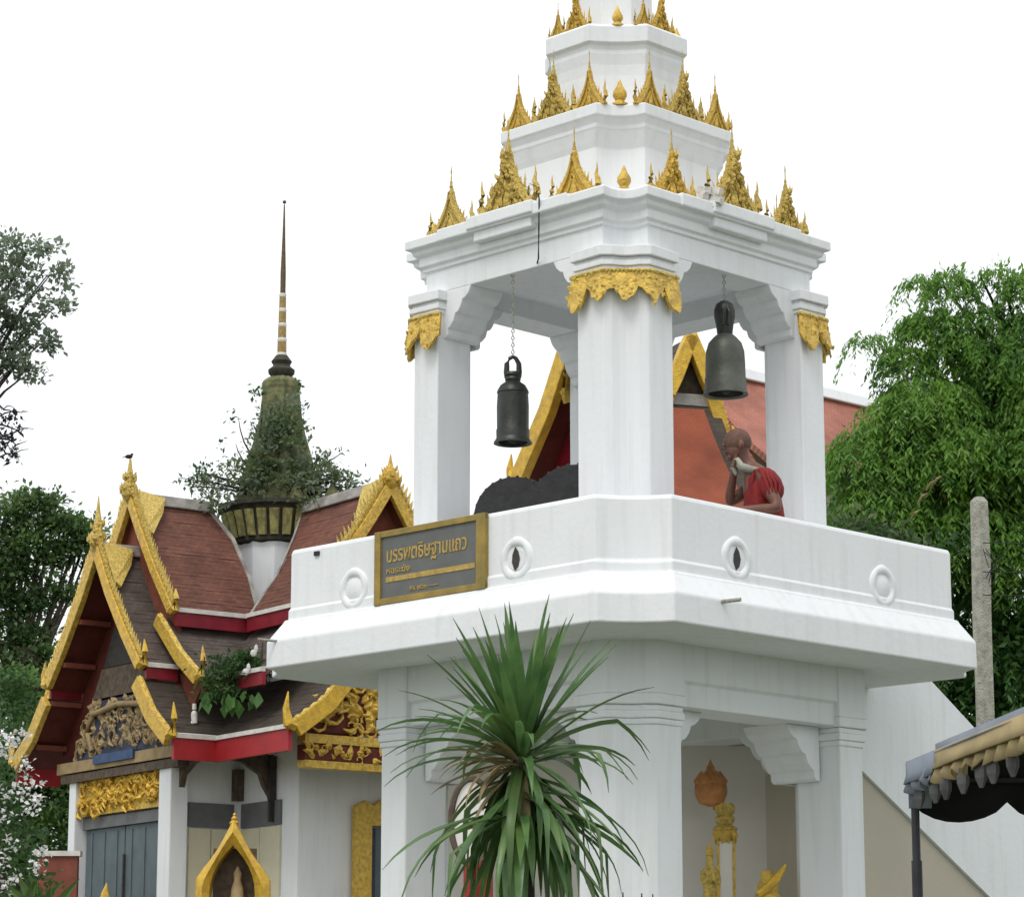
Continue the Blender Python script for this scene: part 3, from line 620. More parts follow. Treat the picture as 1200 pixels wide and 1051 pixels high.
for q in range(12):
    a = q * .5236; m.spike((c2.x + 17 * k_ * math.cos(a), Ys + 17 * k_ * math.sin(a), zat(920, Ys)), V((-math.sin(a), math.cos(a), 0)), V((math.cos(a), math.sin(a), 0)), V((-.3 * math.cos(a), -.3 * math.sin(a), .9)), .09, .12, .03)
m.tube([at(836, 944, Ys), at(845, 946, Ys), at(849, 944, Ys)], .03, 6)
m.build('lotus_bud', M['orange_gild'], sh_, smooth=40)
fig = thing('gilded_figure', 'slim gilded standing figure left of the white post inside the tower', 'statue', tuple(at(832, 1040, 20.3).xy) + (.5,))
cf = at(832, 1030, 20.3); kz = lambda y: zat(y, 20.3)
bodyv = [(cf.x, 20.3, .55), (cf.x, 20.3, kz(1075)), (cf.x, 20.3, kz(1040)), (cf.x, 20.3, kz(1024)), (cf.x, 20.3, kz(1012)), (cf.x, 20.3, kz(1006)), (cf.x, 20.3, kz(1000)),
         (cf.x - .05, 20.28, kz(1022)), (cf.x - .06, 20.22, kz(1036)), (cf.x - .01, 20.2, kz(1028)), (cf.x + .05, 20.28, kz(1022)), (cf.x + .06, 20.22, kz(1036)), (cf.x + .01, 20.2, kz(1028))]
skin_mesh('figure_body', bodyv, [(0, 1), (1, 2), (2, 3), (3, 4), (4, 5), (5, 6), (3, 7), (7, 8), (8, 9), (3, 10), (10, 11), (11, 12)], [.09, .07, .05, .055, .02, .03, .026, .022, .018, .014, .022, .018, .014], 0, M['gold_old'], fig)
m = MB(); m.lathe([(.034, kz(1002)), (.026, kz(999)), (.03, kz(997)), (.016, kz(993)), (.01, kz(989)), (.002, kz(984))], (cf.x, 20.3, 0), 10); m.build('crown', M['gold'], fig, smooth=30)
ng = thing('gilded_serpent_head', 'bright gold crested head with a long curved horn near the right lower column', 'statue', tuple(at(903, 1050, 20.0).xy) + (.5,))
m = MB(); c3 = at(900, 1045, 20.0)
m.lathe([(.09, .5), (.09, zat(1070, 20)), (.10, zat(1052, 20)), (.085, zat(1047, 20)), (.07, zat(1045, 20)), (.075, zat(1036, 20)), (.05, zat(1030, 20)), (.05, zat(1020, 20)), (.02, zat(1019, 20))], (c3.x, 20, 0), 14); m.build('neck', M['gold'], ng, smooth=35)
m = MB(); m.tube([at(888, 1047, 19.9), at(899, 1040, 19.9), at(910, 1029, 19.9), at(917, 1019, 19.9), at(921, 1012, 19.9)], [.03, .034, .03, .02, .006], 8); m.build('horn', M['gold_bright'], ng, smooth=40)
# back wall of the ground floor and the painted cloth and panels behind the plant
m = MB(); m.box((TX + .0, TY + 1.05, 2.15), (2.5, .08, 3.3)); m.build('back_wall', M['cream_wall'], T)
bd = thing('portrait_stand', 'white oval board in a gilt frame on a red draped stand behind the spiky plant', 'portrait stand', tuple(at(552, 1000, 18.6).xy) + (0,))
cb = at(553, 962, 18.6); kb = 18.9 / FPX
m = MB(); ov = [V((cb.x + 22 * kb * math.cos(a), 18.6, cb.z + 46 * kb * math.sin(a))) for a in [2 * math.pi * q / 28 for q in range(28)]]; m.prism(ov, V((0, .02, 0))); m.build('board', M['board_white'], bd)
m = MB(); ring = []
for q in range(29):
    a = 2 * math.pi * q / 28; cc = V((math.cos(a), 0, math.sin(a) * 1.3)).normalized(); p = V((cb.x + 24 * kb * math.cos(a), 18.6, cb.z + 49 * kb * math.sin(a)))
    ring.append([p + cc * .022 * math.cos(b * 1.047) + V((0, 1, 0)) * .022 * math.sin(b * 1.047) for b in range(6)])
m.rings(ring, cap0=False, cap1=False); m.build('oval_frame', M['brown_wood'], bd, smooth=50)
m = MB(); m.rings([[V((cb.x + (x + .012 * math.sin(q * 1.7)) , 18.6 + y, z)) for q, (x, y) in enumerate(((-.05, -.1), (0, -.13), (.04, -.1), (.08, -.13), (.13, -.1), (.13, .12), (-.05, .12)))] for z in (0, zat(1012, 18.6))]); m.build('red_drape', M['red_lac'], bd)
m = MB(); m.lathe([(.06, 0), (.06, zat(1030, 18.6)), (.045, zat(1015, 18.6)), (.055, zat(1008, 18.6)), (.02, zat(1004, 18.6))], (cb.x + .24, 18.62, 0), 14); m.build('terracotta_urn', M['orange_gild'], bd, smooth=40)

# ================================================================== LEFT TEMPLE
ANG = R(54); DT = 42.0
TC = at(327, 600, DT); TC.z = 0
DL = V((-math.sin(ANG), -math.cos(ANG), 0)); DR = V((math.cos(ANG), -math.sin(ANG), 0)); UP = V((0, 0, 1))
TEM = thing('temple', 'Thai temple with tiered red tiled roofs, gilded gables and red eaves left of the tower', 'temple', tuple(TC))
class Arm:
    def __init__(s, C, d, o): s.C, s.d, s.o = C, d, o
    def __call__(s, l, q, z): return s.C + s.d * l + s.o * q + UP * z
def roof(parent, A_, prof, l0, l1, side, m_top, m_bot, th=.06, nl=6, sub=3):
    """one roof slope: prof [(s,z)], l0(s) inner end, l1 outer end"""
    pr = []
    for (a, b), (c, d) in zip(prof, prof[1:]):
        for k in range(sub): pr.append((a + (c - a) * k / sub, b + (d - b) * k / sub))
    pr.append(prof[-1])
    for mm, dz0, dz1, nm in ((m_top, 0, -th, 'roof_slope'), (m_bot, -th - .003, -th - .03, 'soffit')):
        if mm is None: continue
        m = MB(); m.uv = []; up = []; lo = []
        dist = 0
        pt = [(a_, b_, 0.0) for a_, b_ in pr]
        if nm == 'roof_slope':      # lapped courses: each ends proud of the next
            pt = []
            for (a_, b_), (c_, d_) in zip(pr, pr[1:]):
                k_ = max(1, round(math.dist((a_, b_), (c_, d_)) / .095))
                for q in range(k_):
                    u0, u1 = q / k_, (q + .985) / k_
                    pt += [(a_ + (c_ - a_) * u0, b_ + (d_ - b_) * u0, 0.0), (a_ + (c_ - a_) * u1, b_ + (d_ - b_) * u1, .007)]
        for k, (s_, z, lap) in enumerate(pt):
            if k: dist += math.dist(pt[k][:2], pt[k - 1][:2])
            a = l0(s_) if callable(l0) else l0
            for j in range(nl + 1):
                l_ = a + (l1 - a) * j / nl; up.append(A_(l_, s_ * side, z + dz0 + lap + .006 * math.sin(l_ * 9 + k * 1.7))); m.uv.append((l_, dist))
        for k, (s_, z, lap) in enumerate(pt):
            a = l0(s_) if callable(l0) else l0
            for j in range(nl + 1): lo.append(A_(a + (l1 - a) * j / nl, s_ * side, z + dz1))
        m.uv += m.uv[:]; W_ = nl + 1; K = len(pt); nU = K * W_; fs = []
        for k in range(K - 1):
            for j in range(nl):
                q = k * W_ + j; fs.append((q, q + 1, q + W_ + 1, q + W_)); fs.append((nU + q, nU + q + W_, nU + q + W_ + 1, nU + q + 1))
        for k in range(K - 1):
            for j in (0, nl): q = k * W_ + j; fs.append((q, q + W_, nU + q + W_, nU + q))
        for j in range(nl):
            for k in (0, K - 1): q = k * W_ + j; fs.append((q, q + 1, nU + q + 1, nU + q))
        m.add(up + lo, fs); m.build(nm, mm, parent)
def edge_trim(parent, A_, prof, lf, side, material, wd=.06, th=.04, name='verge_trim'):
    rr = []
    for s_, z in prof:
        l_ = lf(s_) if callable(lf) else lf
        rr.append([A_(l_ - wd / 2, s_ * side, z + th), A_(l_ + wd / 2, s_ * side, z + th), A_(l_ + wd / 2, s_ * side, z + .004), A_(l_ - wd / 2, s_ * side, z + .004)])
    m = MB(); m.rings(rr); m.build(name, material, parent)
def bargeboard(parent, A_, l, prof, side, material=None, wd=.17, th=.09, flame=.12, nfl=14, fmat=None, tail=.3):
    """gilded board along the gable edge with flame teeth on top and an upturned tail"""
    material = material or M['gold']; rr = []
    n = len(prof)
    for k, (s_, z) in enumerate(prof):
        a = prof[max(k - 1, 0)]; b = prof[min(k + 1, n - 1)]; tx, tz = b[0] - a[0], b[1] - a[1]; L_ = math.hypot(tx, tz); nx, nz = -tz / L_, tx / L_
        if nz < 0: nx, nz = -nx, -nz
        rr.append([A_(l, (s_ + nx * .06) * side, z + nz * .06), A_(l + th, (s_ + nx * .06) * side, z + nz * .06), A_(l + th, (s_ - nx * wd) * side, z - nz * wd), A_(l, (s_ - nx * wd) * side, z - nz * wd)])
    m = MB(); m.rings(rr); bb = m.build('bargeboard', material, parent, bevel=.01)
    if flame:
        m = MB(); seg = [0]
        for a, b in zip(prof, prof[1:]): seg.append(seg[-1] + math.dist(a, b))
        for q in range(nfl):
            u = (q + .5) / nfl * seg[-1]; k = max(i for i in range(len(seg)) if seg[i] <= u); k = min(k, n - 2); f_ = (u - seg[k]) / (seg[k + 1] - seg[k])
            s_ = prof[k][0] + f_ * (prof[k + 1][0] - prof[k][0]); z = prof[k][1] + f_ * (prof[k + 1][1] - prof[k][1])
            tx, tz = prof[k + 1][0] - prof[k][0], prof[k + 1][1] - prof[k][1]; L_ = math.hypot(tx, tz); tx /= L_; tz /= L_
            al = (A_.o * side * tx + UP * tz); nu = (A_.o * side * -tz + UP * tx)
            m.spike(A_(l + th / 2, s_ * side, z) + nu * .05, al, A_.d, (nu * .8 - al * .6).normalized(), seg[-1] / nfl * .9, flame * random.uniform(.85, 1.2), th * .5)
        m.build('flame_trim', fmat or M['gold_old'], bb, stuff=True)
    if tail:
        s_, z = prof[-1]; m = MB(); c0 = A_(l + th / 2, (s_ - .02) * side, z - .02)
        m.tube([c0, c0 + A_.o * side * .10 + UP * .03, c0 + A_.o * side * .14 + UP * tail * .5, c0 + A_.o * side * .11 + UP * tail], [.07, .075, .05, .008], 6); m.build('upturned_tail', material, bb, smooth=40)
    return bb
def finial(parent, p, h, material, lean=V((0, 0, 0))):
    m = MB(); m.tube([p, p + UP * h * .18 + lean * .3, p + UP * h * .4 + lean * .15, p + UP * h * .7 + lean * .4, p + UP * h + lean], [.11, .095, .06, .03, .006], 8)
    m.ball(p + UP * h * .12, .13, 8, 6, (1, 1, 1.2))
    for q in range(26):
        a = random.uniform(0, 6.28); z = random.uniform(-.05, .4) * h; r_ = .11 * (1 - z / h * 1.4)
        m.spike(p + V((r_ * math.cos(a), r_ * math.sin(a), z)), V((-math.sin(a), math.cos(a), 0)), V((math.cos(a), math.sin(a), 0)), V((.4 * math.cos(a), .4 * math.sin(a), .9)), .07, .13, .04)
    m.build('roof_finial', material, parent)
def fascia(parent, A_, s_, z, l0, l1, side, h, material, trim=True, lift=0):
    m = MB(); n = 6; rr = []
    for k in range(n + 1):
        u = k / n; l_ = l0 + (l1 - l0) * u; dz_ = lift * abs(2 * u - 1) ** 2
        rr.append([A_(l_, (s_ + .03) * side, z + dz_ - .045), A_(l_, (s_ + .03) * side, z + dz_ - h), A_(l_, (s_ - .03) * side, z + dz_ - h), A_(l_, (s_ - .03) * side, z + dz_ - .045)])
    m.rings(rr); m.build('fascia', material, parent)
    if trim:
        m = MB(); rr = []
        for k in range(n + 1):
            u = k / n; l_ = l0 + (l1 - l0) * u; dz_ = lift * abs(2 * u - 1) ** 2
            rr.append([A_(l_, (s_ + .055) * side, z + dz_ + .02), A_(l_, (s_ + .055) * side, z + dz_ - .04), A_(l_, (s_ - .10) * side, z + dz_ - .04), A_(l_, (s_ - .10) * side, z + dz_ + .05)])
        m.rings(rr); m.build('eave_trim', M['stain_trim'], parent)
AL = Arm(TC, DL, DR); AR = Arm(TC, DR, DL); AB1 = Arm(TC, -DL, DR); AB2 = Arm(TC, -DR, DL)
PA = [(0, 9.5), (.35, 8.95), (.8, 8.32), (1.34, 7.66)]
P2 = [(1.05, 7.58), (1.7, 6.98), (2.23, 6.62)]
PB = [(0, 8.70), (.45, 8.0), (.95, 7.36), (1.42, 6.83)]
P3 = [(1.42, 6.62), (1.85, 6.12), (2.35, 5.76)]
def interp(tab):
    def f_(s_):
        for (a, b), (c, d) in zip(tab, tab[1:]):
            if s_ <= c: return b + (d - b) * (s_ - a) / (c - a)
        return tab[-1][1]
    return f_
eL = interp([(0, 1.3), (.35, 1.0), (.62, .93), (1.0, 1.02), (1.34, 1.12)]); eR = interp([(0, .72), (.4, 1.05), (.65, 1.26), (1.0, 1.4), (1.34, 1.48)])
val = lambda s_: s_ - .04
for side in (1, -1):
    roof(TEM, AL, PA, eL, 2.5, side, M['tile_red'], M['rust']); edge_trim(TEM, AL, PA, eL, side, M['trim'])
    roof(TEM, AL, P2, val, 2.55, side, M['tile_grey'], M['rust'])
    roof(TEM, AL, PB, 2.35, 3.02, side, M['tile_grey'], M['maroon']); edge_trim(TEM, AL, PB, 2.36, side, M['trim'], .06, .06)
    roof(TEM, AL, P3, val, 3.05, side, M['tile_dark'], M['maroon'])
    bargeboard(TEM, AL, 2.5, PA, side, wd=.09, flame=.22, nfl=26); bargeboard(TEM, AL, 2.55, P2, side, wd=.14, flame=.05, nfl=8, tail=.42)
    bargeboard(TEM, AL, 3.02, PB, side, M['gold_bright'] if side > 0 else M['gold'], wd=.11, flame=.17, nfl=26, tail=.36); bargeboard(TEM, AL, 3.05, P3, side, M['gold_bright'] if side > 0 else M['gold'], wd=.17, flame=.05, nfl=8, tail=.46)
    fascia(TEM, AL, 1.36, 7.66, 1.14, 2.5, side, .24, M['crimson'], side > 0); fascia(TEM, AL, 2.25, 6.62, 2.2, 2.55, side, .22, M['crimson'], side > 0)
    fascia(TEM, AL, 1.45, 6.83, 2.5, 3.0, side, .20, M['crimson'], side > 0); fascia(TEM, AL, 2.37, 5.76, 2.34, 3.05, side, .33, M['red'], side > 0)
    # right arm
    roof(TEM, AR, PA, eR, 3.0, side, M['tile_red'], M['rust']); edge_trim(TEM, AR, PA, eR, side, M['trim'])
    roof(TEM, AR, P2, val, 3.4, side, M['tile_grey'], M['rust']); roof(TEM, AR, PB, 2.9, 3.9, side, M['tile_grey'], M['maroon']); roof(TEM, AR, P3, val, 4.3, side, M['tile_dark'], M['maroon'])
    bargeboard(TEM, AR, 3.0, PA, side, M['gold'], wd=.10, flame=.24, nfl=24); bargeboard(TEM, AR, 3.9, PB, side, wd=.15, flame=.1, nfl=16); bargeboard(TEM, AR, 4.3, P3, side, M['gold_bright'], wd=.17, flame=.05, nfl=8, tail=.46)
    fascia(TEM, AR, 1.36, 7.66, 1.46, 3.0, side, .24, M['crimson']); fascia(TEM, AR, 2.25, 6.62, 2.2, 3.4, side, .22, M['crimson']); fascia(TEM, AR, 2.37, 5.76, 2.34, 4.3, side, .33, M['red'])
    # hidden arms at the back, plain
    for AX in (AB1, AB2):
        roof(TEM, AX, PA, eL, 2.6, side, M['tile_red'], M['rust']); roof(TEM, AX, P2, val, 2.6, side, M['tile_grey'], None); roof(TEM, AX, P3, val, 3.0, side, M['tile_dark'], M['maroon'])
# ridges
for AX, l0, l1, z in ((AL, 1.2, 2.5, 9.5), (AR, .55, 3.0, 9.5), (AL, 2.4, 3.02, 8.7)):
    m = MB(); m.rings([[AX(l_, q, z + h) for q, h in ((-.14, -.12), (-.10, .05), (.10, .05), (.14, -.12))] for l_ in (l0, (l0 + l1) / 2, l1)]); m.build('ridge_cap', M['trim'], TEM, bevel=.02)
finial(TEM, AL(2.56, 0, 9.5), .62, M['gold_old']); finial(TEM, AL(3.06, 0, 8.72), .72, M['gold_old']); finial(TEM, AR(3.05, 0, 9.5), .42, M['gold'])
# gilded corner leaves where ridge meets board
for AX, l_, z in ((AL, 2.5, 9.5), (AL, 3.0, 8.68), (AR, 3.0, 9.5)):
    for side in (1, -1):
        pl = [AX(l_ + .02, .02 * side, z + .07), AX(l_ - .46, .10 * side, z - .03), AX(l_ - .36, .22 * side, z - .28), AX(l_ - .06, .50 * side, z - .66), AX(l_ + .02, .45 * side, z - .58)]
        m = MB(); m.prism(pl, AX.o * side * .05 + UP * .03); m.build('gilt_corner_leaf', M['gold_old'], TEM)
# gables and pediments
def pediment(AX, l_, pts, material, name='pediment', th=.05):
    m = MB(); m.prism([AX(l_, s_, z) for s_, z in pts], AX.d * -th); return m.build(name, material, TEM)
full = [(s_, z - .05) for s_, z in PA] + [(1.30, 7.3), (2.05, 6.55), (1.44, 5.85)]
pediment(AL, 2.42, full + [(-s_, z) for s_, z in full[::-1][:-1]], M['rust'])
pediment(AR, 2.75, [(s_, z - .05) for s_, z in PA] + [(-s_, z - .05) for s_, z in PA[::-1][:-1]], M['rust'])
PBw = [(0, 8.55), (1.30, 6.80), (2.0, 5.85)]
pediment(AL, 2.50, PBw + [(-s_, z) for s_, z in PBw[::-1][:-1]], M['maroon'])
pediment(AR, 3.85, PBw + [(-s_, z) for s_, z in PBw[::-1][:-1]], M['maroon'])
def carving(AX, l_, inside, n, size, material, depth=.05):
    m = MB(); c = 0
    while c < n:
        s_, z = random.uniform(-2, 2), random.uniform(5, 8.6)
        if not inside(s_, z): continue
        a = random.uniform(-1.6, 1.6); u = AX.o * math.cos(a) + UP * math.sin(a); v = AX.o * -math.sin(a) + UP * math.cos(a); sz = size * random.uniform(.7, 1.4)
        p = AX(l_, s_, z)
        if c % 3 == 0:
            m.tube([p + (u * math.cos(t) + v * math.sin(t)) * sz * (.25 + t * .10) + AX.d * depth * .5 for t in [0, .8, 1.6, 2.4, 3.2, 4.0, 4.8]], [sz * .10] * 5 + [sz * .16, sz * .05], 5)
        else: m.spike(p, u, AX.d, v, sz * .55, sz * 1.1, depth)
        c += 1
    return m.build('gilded_carving', material, TEM, stuff=True)
# left arm: grey-gold pediment relief with a horseshoe band, tie beams
m = MB(); m.prism([AL(2.56, s_, z) for s_, z in ((-1.35, 5.72), (1.40, 5.72), (1.2, 6.10), (.95, 6.55), (-.85, 6.55))], DL * .03); m.build('relief_panel', M['navy'], TEM)
carving(AL, 2.59, lambda s_, z: 5.75 < z < 6.5 and abs(s_) < 1.25 - (z - 5.75) * .45, 150, .16, M['beige'])
m = MB(); m.tube([AL(2.64, s_, z) for s_, z in ((-.75, 5.82), (-.95, 6.1), (-.78, 6.36), (0, 6.44), (.7, 6.38))], .045, 8); m.build('relief_band', M['beige'], TEM, smooth=50)
m = MB(); m.prism([AL(2.56, s_, z) for s_, z in ((-.85, 6.58), (.95, 6.58), (.62, 7.0), (-.6, 7.0))], DL * .05); m.build('gable_plank', M['brown_wood'], TEM)
m = MB(); m.prism([AL(2.56, s_, z) for s_, z in ((-.6, 7.02), (.62, 7.02), (.25, 7.7), (-.25, 7.7))], DL * .02); m.build('dark_louvre', M['dark_wood'], TEM)
for z, h, s0, s1, mm, dl in ((5.62, .16, -1.75, 1.95, 'beige', .62), (5.46, .12, -1.65, 1.85, 'brown_wood', .60), (5.67, .13, -.55, .65, 'blue', .66)):
    m = MB(); m.box(AL(2.0 + dl, (s0 + s1) / 2, z), (s1 - s0, .16, h), (DR, DL, UP)); m.build('tie_beam', M[mm], TEM)
# purlins under the far eave, as seen on the maroon soffit
for s_, z in ((-.55, 7.66), (-1.0, 7.08), (-1.40, 6.55), (-1.85, 5.95)):
    m = MB(); m.box(AL(2.77, s_, z), (.09, .5, .07), (DR, DL, UP)); m.build('purlin', M['rust'], TEM)
# walls
W = 1.45
def wall(AX, l0, l1, side_s, z0, z1, material=M['white'], name='wall'):
    m = MB(); m.prism([AX(l0, side_s, z0), AX(l1, side_s, z0), AX(l1, side_s, z1), AX(l0, side_s, z1)], AX.o * (-.12 if side_s > 0 else .12)); return m.build(name, material, TEM)
wall(AL, W - .1, 2.5, W, 0, 5.95); wall(AR, W - .1, 3.05, W, 0, 5.95); wall(AL, W - .1, 2.5, -W, 0, 5.95); wall(AR, W - .1, 3.05, -W, 0, 5.95)
m = MB(); m.prism([AL(2.38, -W, 0), AL(2.38, W, 0), AL(2.38, W, 5.6), AL(2.38, -W, 5.6)], -DL * .1); m.build('front_wall', M['white'], TEM)
m = MB(); m.prism([AR(3.06, -W, 0), AR(3.06, W + .01, 0), AR(3.06, W + .01, 5.75), AR(3.06, -W, 5.75)], -DR * .1); m.build('side_porch_wall', M['white'], TEM)
for AX, s_ in ((AB1, 1), (AB2, 1)):
    for sd_ in (1, -1): wall(AX, W - .1, 2.5, W * sd_, 0, 5.9)
    m = MB(); m.prism([AX(2.5, -W, 0), AX(2.5, W, 0), AX(2.5, W, 6.6), AX(2.5, -W, 6.6)], -AX.d * .1); m.build('back_wall', M['white'], TEM)
# front columns of the left arm, door, frieze
for s_, wd in ((W - .02, .34), (-W + .1, .2)):
    m = MB(); m.box(AL(2.5, s_, 2.75), (wd, .28, 5.5), (DR, DL, UP)); m.build('porch_column', M['white'], TEM, bevel=.015)
m = MB(); m.box(AL(2.52, 0, 5.16), (2.42, .06, .52), (DR, DL, UP)); m.build('frieze_board', M['gold'], TEM)
carving(AL, 2.56, lambda s_, z: 4.92 < z < 5.42 and abs(s_) < 1.18, 130, .17, M['gold_bright'], .07)
m = MB(); m.box(AL(2.47, 0, 4.79), (2.42, .1, .16), (DR, DL, UP)); m.build('door_lintel', M['grey_panel'], TEM)
for s_ in (-.6, .6):
    m = MB(); m.box(AL(2.44, s_, 2.4), (1.17, .06, 4.62), (DR, DL, UP)); d_ = m.build('door_leaf', M['grey_door'], TEM, bevel=.008)
    for k in range(3): m = MB(); m.box(AL(2.475, s_ - .38 + k * .38, 2.4), (.03, .02, 4.5), (DR, DL, UP)); m.build('door_batten', M['grey_door'], d_)
m = MB(); m.box(AL(2.49, .02, 3.9), (.035, .03, .8), (DR, DL, UP)); m.build('door_bar', M['dark_wood'], TEM)
# side windows between the arms: grey lintel panel over cream shutters
for AX, l0, l1 in ((AL, 1.55, 2.28), (AR, 1.56, 2.62)):
    wn = MB(); wn.box(AX((l0 + l1) / 2, W + .015, 4.78), (l1 - l0, .04, .34), (AX.d, AX.o, UP)); wf = wn.build('window', M['grey_panel'], TEM)
    hw = (l1 - l0) / 2
    for k in range(2): m = MB(); m.box(AX(l0 + hw * (k + .5), W + .02, 3.45), (hw - .015, .04, 2.28), (AX.d, AX.o, UP)); m.build('shutter', M['cream'], wf, bevel=.006)
m = MB(); m.box(TC + (DL + DR) * (W + .06) + UP * 5.22, (.14, .14, .44), (DL, DR, UP)); m.build('vent_grille', M['brown_wood'], TEM)
# eave brackets
for AX, l_ in ((AL, 2.42), (AR, 2.3)):
    P_ = [AX(l_, W + a, z) for a, z in ((.02, 4.85), (.06, 5.0), (.16, 5.15), (.22, 5.3), (.5, 5.45), (.85, 5.5), (.85, 5.58), (.02, 5.58))]
    m = MB(); m.prism(P_, AX.d * .09); m.build('eave_bracket', M['brown_wood'], TEM)
    m = MB(); m.box(AX(l_ + .14, W + .06, 5.1), (.05, .1, .9), (AX.d, AX.o, UP)); m.build('bracket_strut', M['dark_wood'], TEM)
# right arm: pediment carving, frieze, gilt door case
m = MB(); m.prism([AR(3.92, s_, z) for s_, z in ((2.0, 5.75), (-1.9, 5.75), (-1.2, 6.8), (0, 8.3), (1.2, 6.8))], DR * .03); m.build('relief_panel', M['maroon'], TEM)
carving(AR, 3.96, lambda s_, z: 5.78 < z < 8.2 and abs(s_) < 1.95 - (z - 5.75) * .76, 300, .22, M['gold'], .07)
for z, h, mm in ((5.64, .12, 'gold'), (5.46, .20, 'maroon'), (5.30, .1, 'gold')):
    m = MB(); m.box(AR(3.98, 0, z), (4.0, .2, h), (DL, DR, UP)); m.build('frieze_beam', M[mm], TEM)
carving(AR, 4.09, lambda s_, z: 5.38 < z < 5.54 and abs(s_) < 1.95, 120, .11, M['gold'], .05)
dc = MB(); dc.prism([AR(3.10, s_, z) for s_, z in ((.62, 0), (.62, 4.86), (.45, 4.95), (.32, 4.88), (.2, 4.97), (0, 5.0), (-.2, 4.97), (-.32, 4.88), (-.45, 4.95), (-.62, 4.86), (-.62, 0), (-.34, 0), (-.34, 4.6), (.34, 4.6), (.34, 0))], DR * .1); dcase = dc.build('door_case', M['gold'], TEM, bevel=.01)
m = MB(); m.box(AR(3.10, 0, 2.3), (.66, .06, 4.55), (DL, DR, UP)); m.build('door_leaf', M['grey_door'], TEM)
m = MB(); m.box(AR(3.12, .30, 2.3), (.07, .08, 4.55), (DL, DR, UP)); m.build('door_edge', M['navy'], TEM)
m = MB(); m.prism([AL(0, 0, 0) + (DL * a + DR * b) for a, b in ((-3.2, -W - .5), (-3.2, W + .5), (-W, W + .5), (-W - .5, 3.6), (W + .5, 3.6), (W + .5, W + .5), (3.0, W + .5), (3.0, -W - .5), (W + .5, -W - .5), (W + .5, -3.2), (-W - .5, -3.2), (-W - .5, -W - .5))][::-1], UP * .5); m.build('terrace', M['white'], TEM)
# gold horn by the porch and gable-shaped shrine
hn = MB(); p = at(123, 1050, 36); hn.tube([V((p.x, 36, 0)), V((p.x, 36, zat(1052, 36))), at(123, 1046, 36), at(125, 1034, 36)], [.05, .06, .045, .005], 8); tag(hn.build('gilded_horn', M['gold_bright'], None, smooth=40), 'slender yellow horn tip standing in front of the grey temple door', 'ornament')
SY = 36.0; sk_ = (36.6) / FPX
shr = thing('spirit_shrine', 'small gold pointed-arch shrine standing before the temple walls', 'shrine', (at(273, 1000, SY).x, SY, 0))
cx = at(273, 1000, SY).x; zz = lambda y: zat(y, SY)
outer = [(-42, 1051 + 60), (-42, 1030), (-37, 1021), (-25, 1006), (-15, 990), (-8, 976), (-4, 967), (0, 960), (4, 967), (8, 976), (15, 990), (25, 1006), (37, 1021), (42, 1030), (42, 1111)]
inner = [(-26, 1111), (-26, 1040), (-22, 1022), (-12, 1004), (0, 990), (12, 1004), (22, 1022), (26, 1040), (26, 1111)]
def pp(x, y, dy=0): return V((cx + x * sk_, SY + dy, zz(y)))
m = MB()
oo = outer[1:-1]; 
ring = []
for k in range(25):
    u = k / 24
    def samp(pl):
        L_ = [0]
        for a, b in zip(pl, pl[1:]): L_.append(L_[-1] + math.dist(a, b))
        t = u * L_[-1]
        for i in range(len(pl) - 1):
            if t <= L_[i + 1] + 1e-6: f_ = (t - L_[i]) / (L_[i + 1] - L_[i]); return (pl[i][0] + f_ * (pl[i + 1][0] - pl[i][0]), pl[i][1] + f_ * (pl[i + 1][1] - pl[i][1]))
    o_ = samp(outer); i_ = samp(inner); mid = ((o_[0] + i_[0]) / 2, (o_[1] + i_[1]) / 2)
    ring.append([pp(*o_, 0), pp(*mid, -.09), pp(*i_, -.02), pp(*i_, .3), pp(*o_, .3)])
m.rings(ring); m.build('arch_frame', M['gold_bright'], shr, smooth=25)
m = MB(); m.lathe([(4 * sk_, zz(968)), (6 * sk_, zz(963)), (3 * sk_, zz(960)), (4 * sk_, zz(958)), (1.4 * sk_, zz(955)), (2 * sk_, zz(953.5)), (.3 * sk_, zz(951))], (cx, SY + .1, 0), 10); m.build('shrine_finial', M['gold_bright'], shr, smooth=40)
m = MB(); m.box((cx, SY + .28, (zz(1111) + zz(992)) / 2), (50 * sk_, .03, zz(992) - zz(1111))); m.build('niche_back', M['brown_wood'], shr)
m = MB(); m.lathe([(8 * sk_, zz(1111)), (9 * sk_, zz(1060)), (7 * sk_, zz(1040)), (4 * sk_, zz(1030)), (5 * sk_, zz(1022)), (1 * sk_, zz(1014))], (cx + .05, SY + .15, 0), 12); m.build('niche_figure', M['beige'], shr, smooth=40)
m = MB(); m.box((cx, SY + .15, zz(1111) / 2), (90 * sk_, .6, zz(1111))); m.build('pedestal', M['gold'], shr, bevel=.02)

# ------------------------------------------------------------------ central spire of the temple
SP = TEM
zs_ = lambda y: zat(y, DT); kp = 42.7 / FPX
def oct_lathe(prof, name, material, n=16, smooth=None, notch=0):
    m = MB(); rr = []
    for r_, z in prof:
        rr.append([V((TC.x + r_ * (1 - notch * (i % 2)) * math.cos(2 * math.pi * i / n), TC.y + r_ * (1 - notch * (i % 2)) * math.sin(2 * math.pi * i / n), z)) for i in range(n)])
    m.rings(rr); return m.build(name, material, SP, smooth=smooth)
oct_lathe([(.68, 6.5), (.66, 8.3), (.67, 8.9), (.69, 9.02)], 'spire_drum', M['white'], 24, notch=.04)
oct_lathe([(.66, zs_(644)), (.735, zs_(641)), (.735, zs_(637)), (.74, zs_(634)), (.79, zs_(618)), (.85, zs_(604)), (.89, zs_(602)), (.90, zs_(597)), (.6, zs_(594))], 'lotus_gallery', M['moss_dark'], 40, notch=.035)
